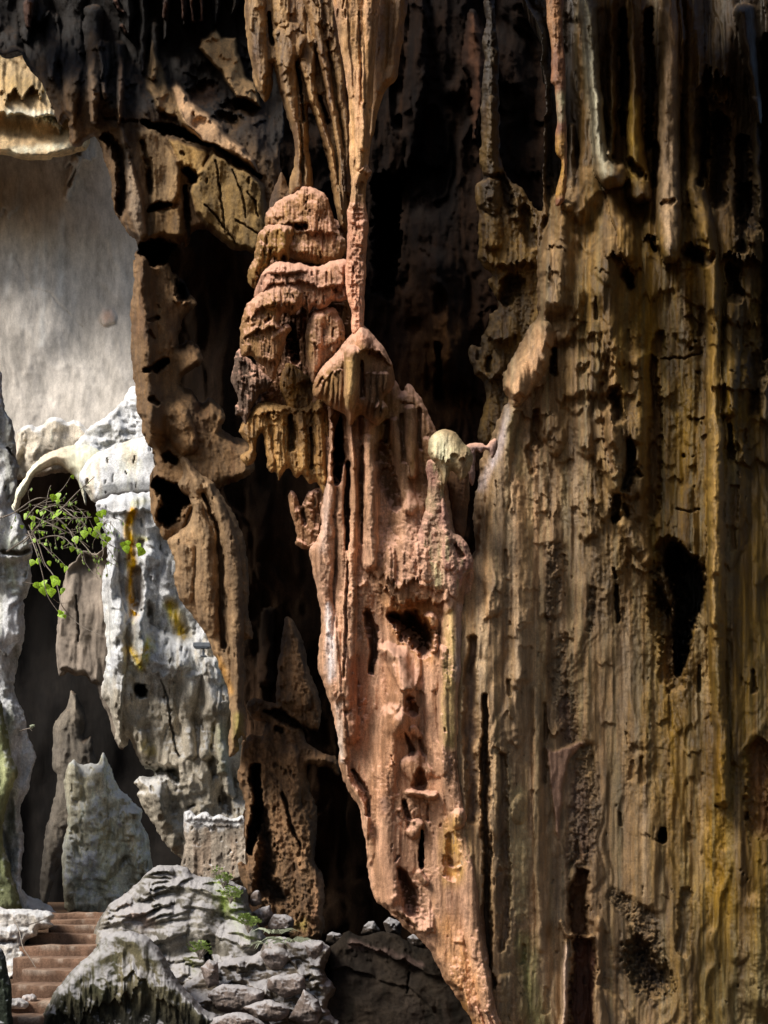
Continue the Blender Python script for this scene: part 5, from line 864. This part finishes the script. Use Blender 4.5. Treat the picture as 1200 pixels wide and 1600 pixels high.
def leaf_mesh(name, mat, L=.09, W=.07):
    pr = [(0, 0), (.5, .12), (.62, .3), (.5, .52), (.28, .76), (0, 1.05)]
    V = [(0, 0, 0)]; 
    for s_ in (1, -1):
        for (w, l) in pr[1:-1]: V.append((s_*w*W, .02*L*0+.12*W*w, -l*L))
    V.append((0, .01, -1.05*L)); V += [(0, -.006, -.3*L), (0, -.006, -.65*L)]
    c1, c2, tip = 10, 11, 9
    T_ = [(0, 1, 2), (0, 2, c1), (c1, 2, 3), (c1, 3, c2), (c2, 3, 4), (c2, 4, tip), (0, 6, 5), (0, c1, 6), (c1, 7, 6), (c1, c2, 7), (c2, 8, 7), (c2, tip, 8)]
    return fast_mesh(name, V, np.zeros((0, 4)), None, mat, True, T_)
lm1 = leaf_mesh('leaf', M_leaf, .125, .1); lm2 = leaf_mesh('leaf', M_leaf2, .085, .05)
spots = [(84, 776), (90, 774), (90, 784), (93, 800), (88, 806), (44, 806), (50, 810), (34, 824), (52, 818), (52, 878), (58, 876), (98, 884), (104, 888), (85, 903), (86, 908), (96, 926), (98, 922), (64, 914), (69, 910), (74, 916), (80, 922), (66, 920), (96, 958), (100, 964), (94, 960), (154, 802), (158, 806), (152, 812), (160, 800), (160, 838), (170, 842), (194, 850), (200, 848), (196, 856), (218, 856), (224, 860), (216, 852), (116, 842), (140, 828), (146, 834), (100, 822), (68, 800), (58, 800), (76, 880), (150, 826), (164, 850), (132, 832), (120, 846), (156, 820), (64, 924), (54, 914), (88, 910)]
n_leaf = 0
def put_leaf(u, v, me, sc, D=None):
    sc *= r.uniform(.6, 1.15)
    global n_leaf
    if n_leaf >= 99: return
    o = bpy.data.objects.new('leaf', me); COL.objects.link(o); o.parent = vine
    o.location = np.array(P(u, v, D or VD+r.uniform(-.3, .3)))-np.array(vine.location); o.rotation_euler = (r.uniform(-.5, .5), r.uniform(-.5, .5), r.uniform(-.7, .7)); o.scale = (sc,)*3; n_leaf += 1
for (u, v) in spots: put_leaf(u, v-4, lm1, r.uniform(.75, 1.15))
for q in twigpts*2:
    if n_leaf >= 99: break
    p = q[r.randrange(len(q)//3, len(q))]; u = CU+p[0]/p[1]*F; v = CV-(p[2]-CZ)/p[1]*F
    if v < 890: put_leaf(u, v, lm2 if r.random() < .75 else lm1, r.uniform(.5, .9), p[1])
VV = []; FF = []
for q in twigpts*4:
    p = q[r.randrange(len(q)//3, len(q))]; u = CU+p[0]/p[1]*F; v = CV-(p[2]-CZ)/p[1]*F
    if v > 900 or r.random() < .35: continue
    a = r.uniform(0, 6.28); L_ = r.uniform(.025, .06); dx = np.array([math.cos(a), r.uniform(-.6, .6), math.sin(a)*.5]); dn = np.array([r.uniform(-.4, .4), r.uniform(-.3, .3), -1.0]); b0 = len(VV)
    for z in (p, p+dn*L_*.5+dx*L_*.4, p+dn*L_*1.2, p+dn*L_*.5-dx*L_*.4): VV.append(tuple(z))
    FF.append((b0, b0+1, b0+2, b0+3))
sm = link('small_leaves', fast_mesh('small_leaves', VV, FF, None, M_leaf2), vine); sm['kind'] = 'stuff'
# weeds
def weed(name, u, v, D, n, L, mat, label, spread=1.0, blade=.012, grp=None, up=1.0):
    R_ = random.Random(int(u*7+v)); root = P(u, v, D); e = empty(name, root); tag(e, label, 'plant', grp); V = []; Q = []
    for i in range(n):
        a = R_.uniform(0, 6.283); l = L*R_.uniform(.5, 1.1); b = np.array([math.cos(a)*.1*spread*L*2, math.sin(a)*.1*spread*L*2, 0]); d = np.array([math.cos(a)*spread, math.sin(a)*spread, up]); d /= np.linalg.norm(d)
        p = [b+d*l*t+np.array([0, 0, -l*.5*t*t*spread]) for t in (0, .3, .6, 1)]; w = np.cross(d, (0, 1, 0.1)); w /= np.linalg.norm(w); base = len(V)
        for t, q in enumerate(p):
            k = blade*(1, 1.3, 1, .15)[t]; V.append(tuple(q-w*k)); V.append(tuple(q+w*k))
        for t in range(3): Q.append((base+2*t, base+2*t+1, base+2*t+3, base+2*t+2))
    link('leaf_blades', fast_mesh('leaf_blades', np.array(V)+np.array(root), Q, None, mat), e)
    return e
def herb(name, u, v, D, n, L, mat, label):
    R_ = random.Random(int(u*5+v)); root = np.array(P(u, v, D)); e = empty(name, root); tag(e, label, 'plant'); V = []; Q = []
    tips = []
    for i in range(n):
        tip = np.array([R_.uniform(-.5, .5)*L, R_.uniform(-.3, .3)*L, R_.uniform(.5, 1)*L]); tube(V, Q, [root, root+tip*.5+np.array([.01, 0, .02]), root+tip], .006, .003, 4); tips.append(root+tip)
    link('stem', fast_mesh('stem', V, Q, None, M_twig), e)
    for t in tips:
        V = []; Q = []
        for k in range(9):
            a = R_.uniform(0, 6.28); q = t+np.array([math.cos(a), math.sin(a)*.6, R_.uniform(-.6, .6)])*L*.22; s_ = L*.11; w = np.array([math.cos(a+1.2), .4, math.sin(a)*.5])*s_; b = np.array([math.cos(a), 0, .6])*s_; base = len(V)
            for z in (q-w, q-b, q+w, q+b): V.append(tuple(z))
            Q.append((base, base+1, base+2, base+3))
        link('leaf_tuft', fast_mesh('leaf_tuft', V, Q, None, mat), e)
herb('weed', 338, 1372, 14.7, 4, .17, M_weed, 'single upright green weed on top of the terraced mound')
herb('weed', 349, 1388, 14.4, 14, .2, M_weed, 'yellow green low weed clump just below the upright weed')
herb('weed', 388, 1458, 13.6, 16, .24, M_weed, 'bright green clump at the lower right of the terraced mound')
herb('weed', 360, 1412, 14.1, 16, .22, M_weed, 'pale green creeping growth midway down the right of the mound')
herb('weed', 312, 1500, 13.0, 16, .22, M_weed, 'moss green clump overhanging the small boulder')
herb('weed', 306, 1484, 13.2, 6, .1, M_weed, 'thin moss green sprigs above the overhanging clump')
weed('fern_tuft', 430, 1458, 13.2, 12, .34, M_pale, 'pale spiky tuft at the left of the weeds on the boulder', 1.2, .013)
weed('fern_tuft', 448, 1470, 13.1, 16, .34, M_pale, 'pale spiky tuft in the middle of the weeds on the boulder', 1.4, .013)
weed('fern_tuft', 416, 1474, 13.0, 12, .26, M_pale, 'low pale spiky tuft nearest the terraced mound', 1.6, .012)
weed('fern_tuft', 462, 1472, 13.2, 12, .26, M_pale, 'small pale spiky tuft at the right end near the dark gap', 1.2, .012)
# dry twig on the left rock
e = empty('dry_twig', P(34, 1142, 16.6)); tag(e, 'dry twig with a whitish tip sticking out of the left rock', 'twig'); V = []; Q = []
tube(V, Q, [P(30, 1143, 16.6), P(38, 1140, 16.5), P(46, 1138, 16.4), P(52, 1134, 16.4)], .012, .006); tube(V, Q, [P(46, 1138, 16.4), P(50, 1142, 16.4)], .008, .004)
link('stem', fast_mesh('stem', V, Q, None, M_twig), e); V = []; Q = []
tube(V, Q, [P(48, 1136, 16.35), P(51, 1134, 16.35), P(54, 1134, 16.35)], .03, .02, 7); link('tip', fast_mesh('tip', V, Q, None, M_pale), e)
e = empty('fallen_twig', P(30, 1450, 13.6)); tag(e, 'thin curved twig lying over the pale bank beside the steps', 'twig'); V = []; Q = []
tube(V, Q, spline([P(22, 1436, 13.55), P(30, 1455, 13.3), P(36, 1480, 13.1), P(46, 1496, 13.0), P(56, 1512, 12.9)], 5), .008, .004); tube(V, Q, spline([P(40, 1446, 13.6), P(60, 1440, 13.9), P(80, 1430, 14.4)], 5), .008, .004)
link('stem', fast_mesh('stem', V, Q, None, M_twig), e)
# lamp housing on the pillar
M_metal = plain_material('grey_painted_metal', (.42, .45, .48), .45, .3, .08, 15, .05); M_glass = plain_material('lamp_glass', (.2, .23, .26), .15, 0, .05, 8, 0)
def cuboid(V, Q, c, s_, bev=.15):
    b = len(V); x, y, z = s_; k = bev*min(s_)
    for (sz, kk) in ((-z, k), (-z+k, 0), (z-k, 0), (z, k)):
        for (sx, sy) in ((-1, -1), (1, -1), (1, 1), (-1, 1)): V.append((c[0]+sx*(x-kk), c[1]+sy*(y-kk), c[2]+sz))
    for j in range(3):
        for i in range(4): Q.append((b+j*4+i, b+j*4+(i+1) % 4, b+(j+1)*4+(i+1) % 4, b+(j+1)*4+i))
    Q.append((b+3, b+2, b+1, b)); Q.append((b+12, b+13, b+14, b+15))
LD = 21.0; c = np.array(P(316, 1011, LD)); lamp = empty('floodlight', c); tag(lamp, 'small grey metal floodlight fixed on top of the daylit pillar', 'lamp')
V = []; Q = []; cuboid(V, Q, c+np.array([0, 0, .03]), (.17, .1, .045)); link('housing', fast_mesh('housing', V, Q, None, M_metal, False), lamp)
V = []; Q = []; cuboid(V, Q, c+np.array([0, -.02, -.025]), (.13, .07, .012)); link('glass', fast_mesh('glass', V, Q, None, M_glass, False), lamp)
V = []; Q = []; cuboid(V, Q, c+np.array([.02, .04, -.1]), (.02, .02, .08)); cuboid(V, Q, c+np.array([.02, .04, -.18]), (.06, .05, .012)); link('bracket', fast_mesh('bracket', V, Q, None, M_metal, False), lamp)
# ================================================================ rear wall, added sun blockers, light, camera
def shell(name, rows, mat, c):
    A = np.array(rows, float); n, m = A.shape[:2]; i = np.arange(n*m).reshape(n, m)
    Q = np.stack([i[:-1, :-1].ravel(), i[:-1, 1:].ravel(), i[1:, 1:].ravel(), i[1:, :-1].ravel()], 1)
    V = A.reshape(-1, 3); V[:, 2] += 1.2*fbm(V[:, 0]/4, V[:, 1]/4, 4, 3); V[:, 1] += 1.0*fbm(V[:, 0]/4+9, V[:, 2]/4, 4, 4)
    return link(name, fast_mesh(name, V, Q, np.tile(c, (len(V), 1)), mat))
X = np.linspace(-16, 22, 60)
# rear wall of the whole cave, behind everything
tag(shell('rear_wall', [[(x, 37, z) for x in np.linspace(-26, 24, 60)] for z in np.linspace(-1, 42, 50)], M_dark, S(24, 19, 16, 1)), 'black rear wall of the cave seen through the gaps', 'rock wall')
ROOF_Z = 13.6; ROOF_Y0 = -4
tag(shell('unseen_shade_ceiling', [[(x, y, 14.2+(y-ROOF_Y0)*.05+.012*(x-2)**2*0) for x in np.linspace(.6, 26, 50)] for y in np.linspace(ROOF_Y0, 13.5, 30)], M_dark, S(60, 48, 38, 1)), kind='structure')  # out of view, its edge set to shade the upper right wall
tag(shell('unseen_shade_ceiling', [[(x, y, 16.6) for x in np.linspace(-16, -1.4, 30)] for y in np.linspace(13.6, 15.4, 8)], M_dark, S(60, 48, 38, 1)), kind='structure')  # out of view, added to keep sun off the arch top
lw = [[(-13+.6*math.sin(y), y, z) for y in np.linspace(13, 27, 30)] for z in np.linspace(0, 8.0, 30)]
tag(shell('unseen_shade_wall', lw, M_brown, S(120, 106, 88)), 'unseen grey brown wall added to shade the lower chamber', 'rock wall')  # out of view, added to block sun from the lower chamber
# ---------------------------------------------------------------- daylight
w = bpy.data.worlds.new('World'); scene.world = w; w.use_nodes = True; nt = w.node_tree; bg = nt.nodes['Background']
sky = nt.nodes.new('ShaderNodeTexSky'); sky.sky_type = 'NISHITA'; sky.sun_disc = False
SUN_EL, SUN_AZ = 42.0, -50.0     # elevation; azimuth measured from behind the camera, negative = from the left
d = np.array([math.sin(math.radians(SUN_AZ))*math.cos(math.radians(SUN_EL)), -math.cos(math.radians(SUN_AZ))*math.cos(math.radians(SUN_EL)), math.sin(math.radians(SUN_EL))])  # towards the sun
sky.sun_elevation = math.radians(SUN_EL); sky.sun_rotation = math.atan2(d[0], d[1]); sky.air_density = 1.0; sky.dust_density = 2.0
nt.links.new(sky.outputs[0], bg.inputs[0]); bg.inputs[1].default_value = SKY
sl = bpy.data.lights.new('sun', 'SUN'); so = bpy.data.objects.new('sun', sl); COL.objects.link(so); sl.energy = SUN; sl.angle = math.radians(SUNA); sl.color = (1.0, .95, .88)
from mathutils import Vector
so.rotation_euler = Vector(d).to_track_quat('Z', 'Y').to_euler(); so.location = (-10, -10, 20)
cam = bpy.data.cameras.new('camera'); co = bpy.data.objects.new('camera', cam); COL.objects.link(co); co.location = (0, 0, CZ); co.rotation_euler = (math.radians(90), 0, 0)
cam.sensor_fit = 'VERTICAL'; cam.sensor_height = 36; cam.sensor_width = 27; cam.lens = 36*F/1600; cam.shift_y = (CV-800)/1600; cam.clip_end = 500; cam.clip_start = .1
scene.camera = co
scene.view_settings.view_transform = 'Standard'; scene.view_settings.look = 'None'; scene.view_settings.exposure = 0
scene.render.engine = 'CYCLES'; scene.cycles.max_bounces = 6; scene.cycles.diffuse_bounces = 4
try: scene.cycles.use_denoising = True
except Exception: pass
